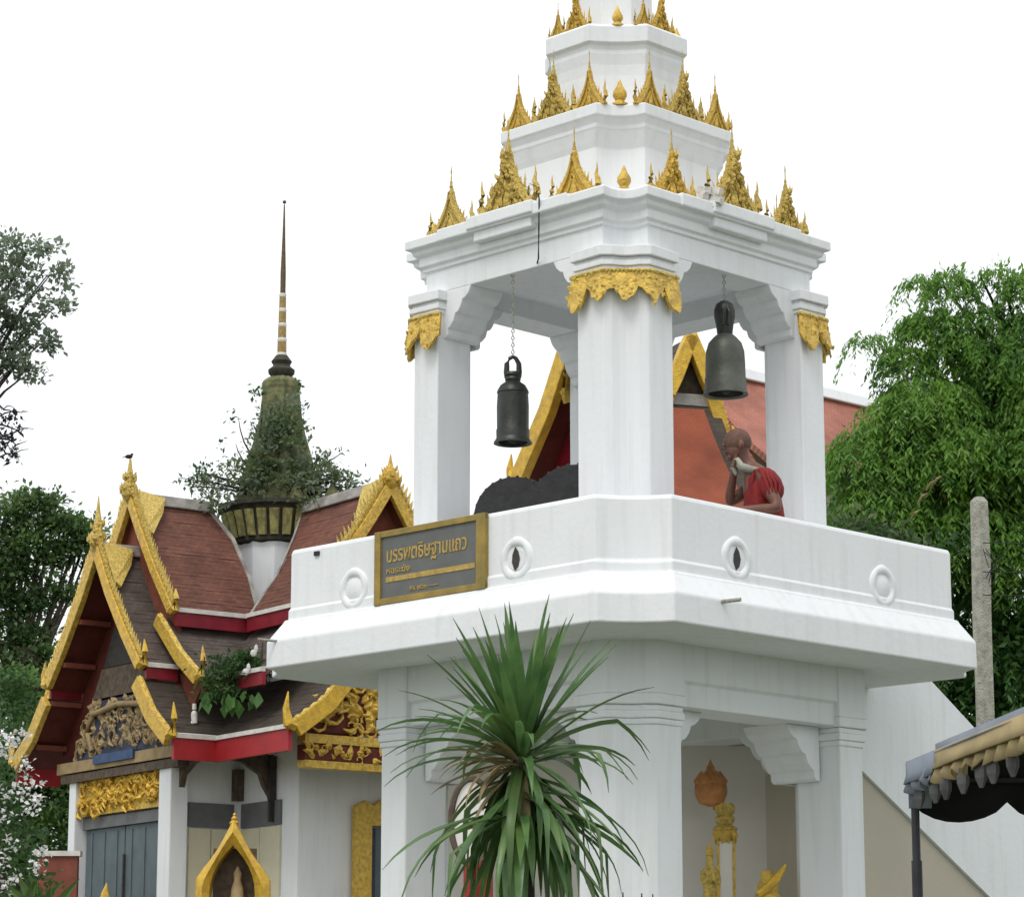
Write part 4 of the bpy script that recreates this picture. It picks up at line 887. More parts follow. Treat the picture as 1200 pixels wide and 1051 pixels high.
oct_lathe([(.93, zs_(601)), (.93, zs_(596)), (.5, zs_(593))], 'gallery_rim', M['moss_dark'], 30)
oct_lathe([(.72, zs_(596)), (.62, zs_(570)), (.50, zs_(540)), (.385, zs_(510)), (.325, zs_(488)), (.30, zs_(470)), (.285, zs_(458)), (.30, zs_(455)), (.30, zs_(449)), (.275, zs_(447)), (.20, zs_(443))], 'mossy_spire_body', M['mossy'], 28, notch=.14)
for q in range(26):
    a_ = 2 * math.pi * (q + .5) / 26; u_ = V((math.cos(a_), math.sin(a_), 0)); t_ = V((-u_.y, u_.x, 0)); c_ = V((TC.x, TC.y, 0))
    m = MB(); m.rings([[c_ + u_ * (r_ + dr) + t_ * (w_ * sg) + UP * z for sg, dr in ((-1, 0), (-.8, .035), (.8, .035), (1, 0))] for r_, w_, z in ((.735, .066, zs_(636)), (.78, .072, zs_(622)), (.84, .080, zs_(607)))]); m.build('gallery_panel', M['mossy_gilt'], SP)
oct_lathe([(.1, zs_(445)), (.15, zs_(442)), (.20, zs_(438)), (.205, zs_(434)), (.14, zs_(430)), (.13, zs_(428)), (.16, zs_(424)), (.12, zs_(420)), (.09, zs_(417))], 'spire_bulb', M['moss_dark'], 20, smooth=40)
prof = []; bands = []
m = MB(); mw = MB(); yy = 418; r_ = .074
for k in range(9):
    y2 = yy - (4.2 if k % 2 == 0 else 13.2); q = MB(); q.lathe([(r_, zs_(yy)), (r_ * (1.12 if k % 2 == 0 else 1), zs_((yy + y2) / 2)), (r_ * .97, zs_(y2))], (TC.x, TC.y, 0), 12); q.build('spire_ring' if k % 2 == 0 else 'spire_band', M['stain_trim' if k % 2 == 0 else 'band'], SP, smooth=40); yy = y2; r_ *= .955
m = MB(); m.lathe([(r_ * .85, zs_(yy)), (.042, zs_(320)), (.024, zs_(280)), (.010, zs_(240))], (TC.x, TC.y, 0), 10); m.ball((TC.x, TC.y, zs_(237)), .03, 8, 6); m.build('spire_needle', M['spike'], SP, smooth=40)
for px, py in ((347, 585), (389, 585)):   # small gilt antefixes on the rim
    p = at(px, py, DT - .9 + abs(px - 327) * .006); m = MB(); m.spike(p + UP * -.1, V((1, 0, 0)), V((0, -1, 0)), UP, .22, .36, .08); m.build('rim_antefix', M['mossy'], SP)

# ================================================================== VEGETATION
def leaf_mesh(name, pts, nrm, size, material, parent, aspect=.55, stuff=True, jitter=.9, flat=.55):
    """two-triangle leaves folded at the midrib: pts (n,3), nrm (n,3) growth directions"""
    n = len(pts); d = nrm / (np.linalg.norm(nrm, axis=1, keepdims=True) + 1e-9)
    rnd = rng.normal(size=(n, 3)); d = d + rnd * jitter; d /= np.linalg.norm(d, axis=1, keepdims=True)
    s_ = np.cross(d, np.array([0, -.25, 1.]) + rng.normal(size=(n, 3)) * flat); s_ /= np.linalg.norm(s_, axis=1, keepdims=True) + 1e-9
    L_ = size * rng.uniform(.6, 1.35, (n, 1)); W_ = L_ * aspect * .5
    up = np.cross(s_, d)
    v = np.empty((n, 4, 3)); v[:, 0] = pts; v[:, 1] = pts + d * L_ * .5 + s_ * W_ + up * W_ * .3; v[:, 2] = pts + d * L_; v[:, 3] = pts + d * L_ * .5 - s_ * W_ + up * W_ * .3
    o = np.array(off(parent)) if parent else np.zeros(3)
    me = bpy.data.meshes.new(name); me.vertices.add(n * 4); me.vertices.foreach_set('co', (v - o).astype(np.float32).ravel())
    tri = np.array([[0, 1, 2], [0, 2, 3]]); idx = (np.arange(n)[:, None, None] * 4 + tri[None]).reshape(-1)
    me.loops.add(len(idx)); me.loops.foreach_set('vertex_index', idx.astype(np.int32)); me.polygons.add(n * 2)
    me.polygons.foreach_set('loop_start', np.arange(0, n * 6, 3, dtype=np.int32))
    me.update(calc_edges=True); me.validate(); me.materials.append(material)
    ob = bpy.data.objects.new(name, me); COL.objects.link(ob)
    if parent: ob.parent = parent
    return ob
def clumps(blobs, per_m2, leaves, spread, shell=.55):
    """leaf points: clumps spread over the outer part of ellipsoid blobs (c, (rx,ry,rz))"""
    P, Nn = [], []
    for c, r_ in blobs:
        c = np.array(c); r_ = np.array(r_); k = max(3, int(per_m2 * 4 * math.pi * ((r_[0] * r_[1] * r_[2]) ** (2 / 3))))
        u = rng.normal(size=(k, 3)); u /= np.linalg.norm(u, axis=1, keepdims=True); rad = shell + (1 - shell) * rng.random((k, 1)) ** .6
        cen = c + u * r_ * rad; sp = spread * rng.uniform(.5, 1.4, (k, 1, 1)); 
        off_ = rng.normal(size=(k, leaves, 3)) * np.array([1, 1, .55]) * sp
        p = cen[:, None, :] + off_; P.append(p.reshape(-1, 3)); nn = u[:, None, :] * .5 + off_ / (np.linalg.norm(off_, axis=2, keepdims=True) + 1e-6) * .7 + np.array([0, 0, .15]); Nn.append(nn.reshape(-1, 3))
    return np.concatenate(P), np.concatenate(Nn)
def limbs(m, base, tips, r0, sway=.15):
    base = V(base)
    for tp in tips:
        tp = V(tp); n = 6; pts = []
        for k in range(n + 1):
            u = k / n; pts.append(base.lerp(tp, u) + V((math.sin(u * 5 + tp.x) * sway * u, math.cos(u * 4 + tp.y) * sway * u, math.sin(u * math.pi) * sway)))
        m.tube(pts, [r0 * (1 - .85 * k / n) for k in range(n + 1)], 6)
def tree(label, base, trunk_top, r0, blobs, per, leaves, spread, size, mats, cat='tree', name='tree', aspect=.55, shell=.5, group=None):
    t = thing(name, label, cat, tuple(base), group); m = MB(); b = V(base); tt_ = V(trunk_top); n = 7
    m.tube([b.lerp(tt_, k / n) + V((math.sin(k * 1.3) * r0 * .4, 0, 0)) for k in range(n + 1)], [r0 * (1.25 - .6 * k / n) for k in range(n + 1)], 10); m.build('trunk', M['bark'], t, smooth=60)
    m = MB(); limbs(m, b.lerp(tt_, .85), [V(c) + V((random.uniform(-.3, .3) * r_[0], 0, random.uniform(-.2, .3) * r_[2])) for c, r_ in blobs for _ in range(2)], r0 * .16); m.build('limb', M['bark'], t, smooth=60)
    for k, mt in enumerate(mats):
        P, Nn = clumps(blobs, per / len(mats), leaves, spread, shell); leaf_mesh('crown', P, Nn, size, M[mt], t, aspect)
    return t
def blob(px, py, Y, rpx, rpy, ry=None):
    c = at(px, py, Y); k = (Y * math.cos(PIT) + (c.z - 1.6) * math.sin(PIT)) / FPX; return (tuple(c), (rpx * k, (ry if ry else max(rpx, rpy) * k), rpy * k))
# tall tree whose crown enters at the upper left
Y = 34
tree('tall haze-tinted tree with airy crown entering at upper left edge', at(-70, 1100, Y).xy.to_3d(), at(-95, 450, Y), .3,
     [blob(15, 292, Y, 30, 16), blob(48, 290, Y, 20, 12), blob(66, 320, Y, 14, 20), blob(30, 325, Y, 26, 20), blob(-4, 330, Y, 26, 30), blob(22, 365, Y, 30, 22), blob(62, 362, Y, 15, 16), blob(55, 398, Y, 18, 18), blob(20, 402, Y, 28, 18), blob(-40, 360, Y, 50, 70), blob(14, 432, Y, 18, 10), blob(36, 440, Y, 10, 9), blob(-60, 430, Y, 50, 60), blob(-115, 330, Y, 50, 60), blob(-80, 270, Y, 40, 40), blob(-120, 430, Y, 50, 50)], 13, 30, .085, .085, ['leaf_haze', 'leaf_haze'], shell=.2)
# bare dark twig hanging below it
m = MB()
for q in range(9):
    p = at(-10, 470 + q * 8, 30); pts = [p]
    for k in range(6): pts.append(pts[-1] + V((random.uniform(.02, .10), 0, random.uniform(-.06, .05))))
    m.tube(pts, [.014, .012, .010, .009, .007, .005, .003], 4)
tw = thing('bare_twig', 'dark nearly bare branch tips poking in at the left edge', 'branch', tuple(at(-12, 500, 30)))
m.build('stem', M['twig'], tw)
P = np.array([at(random.uniform(0, 24), random.uniform(482, 542), 30 + random.uniform(-.2, .2)) for _ in range(150)]); leaf_mesh('leaf_tuft', P, rng.normal(size=P.shape), .07, M['twig'], tw)['kind'] = 'stuff'
# dense trees behind the temple
Y = 52
tree('dense dark green broadleaf tree behind the temple gables', at(20, 1100, Y).xy.to_3d(), at(30, 760, Y), .4,
     [blob(22, 586, Y, 10, 7), blob(56, 588, Y, 10, 7), blob(106, 630, Y, 7, 6), blob(4, 612, Y, 26, 20), blob(38, 600, Y, 26, 12), blob(66, 606, Y, 16, 10), blob(84, 618, Y, 14, 10), blob(98, 624, Y, 9, 8), blob(62, 630, Y, 20, 14), blob(24, 640, Y, 28, 20), blob(88, 642, Y, 10, 8), blob(72, 652, Y, 10, 7), blob(45, 668, Y, 18, 14), blob(8, 672, Y, 22, 18), blob(-30, 660, Y, 40, 60), blob(20, 705, Y, 28, 18), blob(50, 702, Y, 12, 10), blob(76, 694, Y, 10, 6), blob(5, 745, Y, 30, 24), blob(42, 745, Y, 18, 20), blob(62, 770, Y, 14, 16), blob(20, 785, Y, 30, 22), blob(58, 810, Y, 22, 24), blob(10, 825, Y, 30, 26)], 12, 46, .17, .115, ['leaf_mid', 'leaf_dark', 'leaf_olive'], shell=.3)
Y = 46
tree('low dark shady tree beside the left temple porch', at(10, 1110, Y).xy.to_3d(), at(15, 930, Y), .25,
     [blob(10, 860, Y, 60, 70), blob(60, 900, Y, 45, 60), blob(70, 980, Y, 50, 60), blob(0, 960, Y, 50, 60), blob(90, 930, Y, 30, 50)], 9, 50, .2, .11, ['leaf_dark', 'leaf_mid'])
# flowering bush, lower left
Y = 28
fb = tree('white-flowered bush at the lower left edge before the dark tree', at(10, 1150, Y).xy.to_3d(), at(12, 1040, Y), .07,
     [blob(5, 990, Y, 36, 55), blob(25, 1040, Y, 26, 40), blob(-20, 900, Y, 30, 80)], 12, 22, .09, .085, ['leaf_dark'], cat='bush', name='flowering_bush')
cl = [(5, 872), (14, 868), (10, 884), (28, 898), (40, 918), (22, 925), (8, 932), (46, 940), (12, 985), (4, 1010), (18, 1028), (40, 1015), (6, 1040), (25, 860), (48, 1000), (2, 955), (34, 948)]
P = np.concatenate([np.array(at(a + 0, b, Y - .45)) + rng.normal(size=(26, 3)) * np.array([.045, .05, .045]) for a, b in cl]); leaf_mesh('blossom', P, rng.normal(size=P.shape), .05, M['petal'], fb, aspect=.9)
bl = MB()
for q in range(14):
    p = at(random.uniform(20, 60), 1090, 26); a = random.uniform(-.5, .5); L_ = random.uniform(.4, .75)
    pts = [p + V((math.sin(a) * L_ * u, -.1 * u, L_ * u * math.cos(a) - .2 * u * u)) for u in (0, .33, .66, 1)]
    bl.rings([[q_ + V((-w_, 0, 0)), q_ + V((0, .02, -.01)), q_ + V((w_, 0, 0))] for q_, w_ in zip(pts, (.02, .05, .04, .003))], False, False, False)
lp = thing('broad_leaf_plant', 'clump of broad green blades at the foot of the flowering bush', 'plant', (at(40, 1090, 26).x, 26, 0)); bl.build('leaf_blades', M['blade_light'], lp, smooth=60)
# red wall with pale coping beyond the porch
rw = thing('red_wall', 'low red wall with white coping at the left of the temple porch', 'wall', (at(70, 1040, 40).x, 40, 0))
a = at(46, 1003, 40); b = at(92, 1003, 40); m = MB(); m.box(((a.x + b.x) / 2 - .0, 40, a.z / 2), (b.x - a.x, .15, a.z)); m.build('wall_panel', M['rust'], rw)
m = MB(); m.box(((a.x + b.x) / 2, 40, a.z + .035), (b.x - a.x + .08, .22, .07)); m.build('coping', M['stain_trim'], rw)
# bush rooted on the mossy spire
sb = thing('spire_bush', 'wild leafy bush rooted around the mossy temple spire', 'bush', (TC.x, TC.y, zs_(600)))
bl_ = [blob(322, 535, DT - .5, 42, 30, .4), blob(328, 508, DT - .4, 27, 26, .35), blob(290, 555, DT - .5, 36, 20, .4), blob(368, 555, DT - .5, 32, 22, .4), blob(248, 572, DT - .3, 26, 12, .3), blob(398, 568, DT - .3, 24, 13, .3), blob(372, 588, DT - .95, 12, 24, .12), blob(255, 590, DT - .9, 14, 9, .12), blob(325, 568, DT - .75, 50, 14, .2), blob(318, 488, DT - .38, 16, 16, .12), blob(342, 478, DT - .36, 9, 14, .1)]
for mt in ('leaf_haze', 'leaf_olive'):
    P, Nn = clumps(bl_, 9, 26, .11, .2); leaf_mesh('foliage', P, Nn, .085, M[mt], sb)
m = MB(); limbs(m, (TC.x, TC.y - .4, zs_(600)), [at(*q, DT - .4) for q in ((220, 570), (232, 552), (270, 520), (273, 490), (300, 470), (395, 530), (385, 545), (420, 570), (415, 578), (250, 560), (210, 560), (410, 560))], .03, .12); m.build('stem', M['twig'], sb)
P = np.concatenate([np.array(at(a, b, DT - .4)) + rng.normal(size=(k, 3)) * .05 for a, b, k in ((273, 489, 14), (234, 548, 30), (398, 531, 10), (300, 462, 12), (349, 452, 22), (304, 458, 16), (262, 520, 8), (218, 565, 16), (420, 575, 16), (380, 535, 20))]); leaf_mesh('leaf_tuft', P, rng.normal(size=P.shape), .09, M['leaf_dark'], sb)['kind'] = 'stuff'
# green shrub over the lower eave
pS = AL(2.3, 2.3, 6.15); es_ = thing('eave_shrub', 'dark green shrub growing out of the roof valley above the red eave', 'shrub', tuple(pS))
Ye = pS.y - .35
P, Nn = clumps([blob(268, 786, Ye, 32, 17, .3), blob(285, 775, Ye, 18, 15, .25), blob(258, 808, Ye, 32, 10, .2), blob(298, 790, Ye, 14, 16, .2)], 46, 22, .06, .2); leaf_mesh('foliage', P, Nn, .07, M['leaf_dark'], es_)
P = np.array([at(random.uniform(238, 305), random.uniform(808, 822), Ye - .35) for _ in range(26)]); leaf_mesh('broad_leaf', P, np.tile([0, 0, -1.], (26, 1)), .20, M['leaf_deep'], es_, .6, jitter=.35)
m = MB(); m.tube([at(303, 800, Ye), at(306, 775, Ye), at(308, 752, Ye)], [.03, .025, .01], 6); limbs(m, at(275, 815, Ye), [at(q, 775, Ye) for q in (250, 265, 285, 298)], .02, .03); m.build('stem', M['bark'], es_)
m = MB()
for px, py in ((288, 787), (297, 765)): p = at(px, py, Ye - .36); m.ball(p, .045, 8, 5, (1, .6, 1.1)); m.ball(p + V((.035, 0, .06)), .035, 6, 4, (.8, .6, 1.7))
m.build('white_bloom', M['petal'], es_)
p = AL(2.55, 2.05, 5.97); m = MB(); m.ball(p + UP * .12, .06, 8, 6, (.8, .8, 1.2)); m.tube([p + UP * .2, p + UP * .28], [.035, .03], 6); m.tube([p + UP * .1, p + UP * .0 + DR * .02], [.05, .04], 6); m.spike(p + UP * .05, V((1, 0, 0)), V((0, -1, 0)), V((-.4, 0, -.7)), .06, .2, .03)
tag(m.build('pigeon', M['stain_trim'], None, smooth=60), 'pale grey pigeon perched on the dark lower roof', 'bird')
p = at(151, 535, 40.3); m = MB(); m.ball(p, .036, 8, 6, (1.6, .8, .9)); m.ball(p + V((.045, 0, .032)), .02, 8, 5); m.spike(p + V((-.04, 0, 0)), V((0, 1, 0)), V((0, 0, 1)), V((-1, 0, -.3)), .03, .08, .01); tag(m.build('bird', M['twig'], None, smooth=60), 'small dark bird perched on the highest gable finial', 'bird')

# right-hand tree with drooping sprays
def sprays(blobs, n, leaflets, length, lsize, name, material, parent, down=1.0):
    P, D_ = [], []
    vols = np.array([b[1][0] * b[1][2] for b in blobs]); pick = rng.choice(len(blobs), n, p=vols / vols.sum())
    for q in pick:
        c, r_ = blobs[q]; c = np.array(c); r_ = np.array(r_); u = rng.normal(size=3); u[1] -= .35; u[2] += .2; u /= np.linalg.norm(u); s0 = c + u * r_ * rng.uniform(.55, 1.0)
        h = np.array([u[0], u[1], 0]) + rng.normal(size=3) * .4; h[2] = 0; h /= np.linalg.norm(h) + 1e-6; L_ = length * rng.uniform(.6, 1.3)
        t = np.linspace(0, 1, leaflets)[:, None]; pos = s0 + h * L_ * .55 * t + np.array([0, 0, 1]) * L_ * (.35 * t - down * .95 * t * t)
        side = np.cross(h, [0, 0, 1]); sg = np.where(np.arange(leaflets) % 2 == 0, 1, -1)[:, None]
        P.append(pos + rng.normal(size=pos.shape) * .015); D_.append(h * .35 + side * sg * .55 + np.array([0, 0, -.8]))
    return leaf_mesh(name, np.concatenate(P), np.concatenate(D_), lsize, material, parent, aspect=.28, jitter=.22)
Y = 29
rt = thing('drooping_tree', 'large bright green tree with drooping leaf sprays right of the tower', 'tree', (at(1190, 900, Y).x, Y + 1.2, 0))
m = MB(); m.tube([(at(1190, 900, Y).x, Y + 1.2, 0), (at(1186, 700, Y).x, Y + 1.2, 4), (at(1175, 500, Y).x, Y + 1.0, zat(480, Y)), at(1150, 360, Y)], [.22, .19, .12, .03], 10); m.build('trunk', M['bark'], rt, smooth=60)
RB = [blob(1112, 335, Y, 22, 18), blob(1168, 325, Y, 12, 10), blob(1200, 335, Y, 22, 22), blob(1150, 372, Y, 20, 16), blob(1092, 378, Y, 28, 16), blob(1200, 385, Y, 24, 18), blob(1120, 412, Y, 36, 22), blob(1062, 425, Y, 28, 20), blob(1075, 385, Y, 22, 12), blob(1165, 415, Y, 28, 20), blob(1195, 440, Y, 45, 46), blob(1085, 480, Y, 60, 40), blob(1020, 540, Y, 42, 44), blob(1110, 540, Y, 70, 52), blob(1195, 540, Y, 50, 60), blob(1040, 600, Y, 62, 38), blob(1130, 630, Y, 62, 50), blob(1200, 650, Y, 46, 60), blob(1240, 500, Y, 50, 120)]
DB = [blob(1140, 720, Y + .6, 60, 60), blob(1180, 760, Y + .5, 50, 70), blob(1110, 800, Y + .6, 50, 50), blob(1160, 840, Y + .8, 60, 40), blob(1060, 700, Y + 1.2, 60, 60), blob(1120, 560, Y + 1.3, 110, 90), blob(1020, 620, Y + 1.5, 50, 60), blob(1220, 800, Y + .5, 50, 90), blob(1070, 800, Y + 1, 60, 60)]
m = MB(); limbs(m, (at(1180, 600, Y).x, Y + 1, zat(560, Y)), [V(b[0]) for b in RB], .07, .25); m.build('limb', M['bark'], rt, smooth=60)
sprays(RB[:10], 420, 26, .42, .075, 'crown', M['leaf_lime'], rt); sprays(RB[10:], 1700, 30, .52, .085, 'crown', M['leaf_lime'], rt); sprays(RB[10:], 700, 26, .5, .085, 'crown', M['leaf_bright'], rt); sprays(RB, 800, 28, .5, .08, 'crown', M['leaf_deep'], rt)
P, Nn = clumps(RB[:10], 10, 40, .09, .2); leaf_mesh('foliage', P, Nn, .075, M['leaf_lime'], rt, .4)
sprays([blob(1015, 395, Y, 14, 6), blob(1010, 400, Y, 6, 6), blob(1075, 330, Y, 16, 10)], 40, 26, .5, .075, 'crown', M['leaf_lime'], rt, 1.2)
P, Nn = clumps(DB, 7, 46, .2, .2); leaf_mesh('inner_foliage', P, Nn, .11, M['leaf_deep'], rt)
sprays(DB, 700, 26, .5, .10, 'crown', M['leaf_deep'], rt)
m = MB()
for px, py in ((1075, 590), (1085, 575), (1092, 570), (1066, 610)): m.tube([at(px, py, Y - .7), at(px + 6, py - 9, Y - .75), at(px + 13, py - 13, Y - .7)], [.008, .016, .003], 5)
m.build('dry_frond', M['blade_dead'], rt)
# low hedge in front of it, under the balcony line
Y = 27.5
tree('dark green hedge shrub below the drooping tree beside the tower', at(1010, 1000, Y).xy.to_3d(), at(1010, 700, Y), .08,
     [blob(995, 625, Y, 30, 24), blob(1030, 640, Y, 36, 26), blob(1070, 650, Y, 36, 26)], 11, 26, .12, .10, ['leaf_dark', 'leaf_olive'], cat='shrub', name='hedge_shrub')

# ------------------------------------------------------------------ concrete pole with wires
Y = 23; pb_ = at(1151, 900, Y); pt_ = at(1147.5, 588, Y); kq = 23.4 / FPX
po = thing('concrete_pole', 'rough square concrete pole standing right of the balcony', 'pole', (pb_.x, Y, 0))
m = MB(); hw = 9.8 * kq; ax_ = (V((.82, .57, 0)), V((-.57, .82, 0)), UP); rr = []
for k in range(13):
    u = k / 12; c = V((pb_.x, Y, 0)).lerp(pt_, u); h = hw * .78 * (1.06 - .08 * u); j = .006
    rr.append([c + ax_[0] * (sx * h + random.uniform(-j, j)) + ax_[1] * (sy * h + random.uniform(-j, j)) for sx, sy in ((-1, -1), (1, -1), (1, 1), (-1, 1))])
rr.append([pt_ + UP * .04 + ax_[0] * sx * hw * .4 + ax_[1] * sy * hw * .4 for sx, sy in ((-1, -1), (1, -1), (1, 1), (-1, 1))])
m.rings(rr); m.build('shaft', M['pole'], po)
m = MB()
for py in (636, 670, 697): a = at(1152, py, Y - .12); m.tube([a, a + V((1.5, .1, -.02)), a + V((4, .3, .05))], .004, 4)
a = at(1160, 665, Y - .12)
for q in range(7): m.tube([a + V((random.uniform(-.05, .10), 0, random.uniform(-.16, .16))) for _ in range(3)], .0035, 4)
m.build('wire', M['iron'], po)

# ------------------------------------------------------------------ hall with gilded gables behind the tower
HY = 32.0
hl = thing('gilded_hall', 'hall with orange tiled roof and gilded gables seen through the tower openings', 'temple hall', (at(700, 900, HY).x, HY, 0))
HC = at(728, 600, HY); HC.z = 0
HLm = Arm(HC, DL, DR)
def slope_of(P_, n_): pass
# left gable: facing left, its far board in the left opening
lg = None
ap = at(672, 392, HY - .7); lo = at(619, 566, HY + .2)
Pl = Arm(V((ap.x, ap.y, 0)), DL, DR); s_low = -(V((lo.x - ap.x, lo.y - ap.y, 0)).length)
profH = [(0, ap.z), (abs(s_low) * .45, ap.z - (ap.z - lo.z) * .52), (abs(s_low) * .93, lo.z + .12), (abs(s_low), lo.z)]
for side in (-1, 1):
    bargeboard(hl, Pl, 0, profH, side, M['gold_bright'], wd=.16, th=.12, flame=.0, tail=.36)
    roof(hl, Pl, profH, -1.9, 0, side, M['tile_orange'], M['maroon'])
pm = MB(); pm.prism([Pl(-.35, s_, z - .08) for s_, z in profH] + [Pl(-.35, -s_, z - .08) for s_, z in profH[::-1][:-1]], DL * -.05); pm.build('pediment', M['crimson'], hl)
finial(hl, Pl(.06, 0, ap.z), .5, M['gold'])
# front gable: apex in the right opening, dark pediment, skirt roof below with orange field
FN = V((.30, -.954, 0)); FO = V((-.954, -.30, 0))
ap2 = at(807, 394, HY - 1.2); Pf = Arm(V((ap2.x, ap2.y, 0)), FN, FO); kf = 31.2 / FPX
profF = [(0, ap2.z), (10 * kf, ap2.z - 22 * kf), (22 * kf, ap2.z - 52 * kf), (32 * kf, ap2.z - 73 * kf)]
profF2 = [(31 * kf, ap2.z - 70 * kf), (38 * kf, ap2.z - 95 * kf), (44 * kf, ap2.z - 125 * kf)]
for side in (1, -1):
    bargeboard(hl, Pf, 0, profF, side, M['gold_bright'], wd=.10, th=.12, flame=0, tail=.0); bargeboard(hl, Pf, -.05, profF2, side, M['gold_bright'], wd=.11, th=.12, flame=.05, nfl=10, tail=.2)
    roof(hl, Pf, profF, -.6, 0, side, M['tile_dark'], M['brown_wood'])
    roof(hl, Pf, profF2, -.6, -.05, side, M['tile_dark'], M['brown_wood'])
pm = MB(); pm.prism([Pf(-.15, s_, z - .06) for s_, z in profF] + [Pf(-.15, -s_, z - .06) for s_, z in profF[::-1][:-1]], FN * -.05); pm.build('pediment', M['brown_wood'], hl)
m = MB(); zb_ = ap2.z - 78 * kf; m.box(Pf(-.05, 0, zb_), (62 * kf, .14, 14 * kf), (FO, FN, UP)); m.build('ridge_band', M['trim'], hl)
def skirt(s0, s1, z0, z1, d0, d1, mm, dz_, name, s0b=None, s1b=None):
    m = MB(); m.uv = []; pts = []
    s0b = s0 if s0b is None else s0b; s1b = s1 if s1b is None else s1b
    for j in range(9):
        v = j / 8
        for i in range(9):
            u = i / 8; a_ = s0 + (s1 - s0) * u; b_ = s0b + (s1b - s0b) * u; q = a_ + (b_ - a_) * v; sag = -.12 * math.sin(v * math.pi)
            pts.append(Pf(d0 + (d1 - d0) * v, q, z0 + (z1 - z0) * v + sag) + (UP * .8 + FN * .6) * dz_); m.uv.append((q, v * 2))
    m.add(pts, [(j * 9 + i, j * 9 + i + 1, (j + 1) * 9 + i + 1, (j + 1) * 9 + i) for j in range(8) for i in range(8)]); o = m.build(name, mm, hl)
    sd_ = o.modifiers.new('thick', 'SOLIDIFY'); sd_.thickness = .06; sd_.offset = -1
zt2 = ap2.z - 84 * kf; zb2 = ap2.z - 240 * kf
skirt(-36 * kf, 60 * kf, zt2, zb2, 0, .9, M['tile_dark'], 0, 'skirt_roof', -60 * kf, 90 * kf); skirt(-14 * kf, 60 * kf, zt2 - .12, zb2 + .1, .06, .84, M['tile_orange'], .065, 'tile_field', -40 * kf, 80 * kf)
m = MB(); m.prism([Pf(.78, q, 0) for q in (-38 * kf, 86 * kf)] + [Pf(-1.6, q, 0) for q in (86 * kf, -38 * kf)], UP * (zb2 + .05)); m.build('hall_wall', M['rust'], hl)
m = MB(); m.prism([Pf(-.02, q, zb2 + .06) for q in (-26 * kf, 40 * kf)] + [Pf(-1.6, q, zb2 + .06) for q in (40 * kf, -26 * kf)], UP * (zt2 - zb2 - .06)); m.build('upper_wall', M['rust'], hl)
ws = abs(s_low) * .8; m = MB(); m.prism([Pl(-.4, -ws, 0), Pl(-.4, ws, 0), Pl(-1.85, ws, 0), Pl(-1.85, -ws, 0)], UP * (lo.z + .15)); m.build('wing_wall', M['white'], hl)

# salmon roofed hall further right
SYh = 38.0
r0_ = at(800, 422.4, SYh - 1.6)
def same_z(px, py, z):
    lo_, hi_ = 20., 120.
    for _ in range(60):
        mid = (lo_ + hi_) / 2
        if zat(py, mid) < z: lo_ = mid
        else: hi_ = mid
    return at(px, py, mid)
r1_ = same_z(1032, 477, r0_.z); rd = (r1_ - r0_); rl = rd.length; rd.normalize(); rn = V((rd.y, -rd.x, 0)); rn = rn if rn.y < 0 else -rn
s3 = thing('salmon_hall', 'hall with long salmon tiled roof and white ridge behind the tower', 'building', (r0_.x, r0_.y, 0))
m = MB(); m.uv = []; pts = []
for j in range(7):
    v = j / 6
    for i in range(13):
        u = i / 12; pts.append(r0_ + rd * (u * rl) + rn * (1.5 * v) - UP * (1.55 * v + .1 * math.sin(v * 3.14))); m.uv.append((u * rl * 1.4, v * 2.4 * 1.4))
m.add(pts, [(j * 13 + i, j * 13 + i + 1, (j + 1) * 13 + i + 1, (j + 1) * 13 + i) for j in range(6) for i in range(12)]); o = m.build('roof_slope', M['tile_salmon'], s3); sd_ = o.modifiers.new('thick', 'SOLIDIFY'); sd_.thickness = .08; sd_.offset = -1
m = MB(); m.uv = []; pts2 = [r0_ - rn * 1.5 - UP * 1.6, r0_ - rn * .02, r1_ - rn * .02, r1_ - rn * 1.5 - UP * 1.6]; m.uv = [(0, 3), (0, 0), (4, 0), (4, 3)]; m.add(pts2, [(0, 1, 2, 3)]); o = m.build('roof_slope', M['tile_salmon'], s3); sd_ = o.modifiers.new('thick', 'SOLIDIFY'); sd_.thickness = .08; sd_.offset = 1
m = MB(); m.rings([[p + rn * .16 - UP * .1, p + rn * .1 + UP * .07, p - rn * .1 + UP * .07, p - rn * .16 - UP * .1] for p in (r0_ - rd * .05, r1_ + rd * .05)]); m.build('ridge_cap', M['white'], s3, bevel=.02)
m = MB(); q0 = r0_ + rn * 1.1 - UP * 1.4; q1 = r1_ + rn * 1.1 - UP * 1.4; m.prism([V((q0.x, q0.y, 0)), V((q1.x, q1.y, 0)), q1, q0], -rn * .2); m.build('wall', M['tan_plaster'], s3)
m = MB(); p = at(889, 520, SYh - 1.4); m.tube([at(889, 520, SYh - 1.6), at(891, 545, SYh - 1.6), at(894, 585, SYh - 1.6)], [.02, .05, .06], 6)
m.spike(at(889, 540, SYh - 1.6), V((1, 0, 0)), V((0, -1, 0)), UP, .07, .3, .04); m.build('gilt_eave_tail', M['gold_bright'], s3)

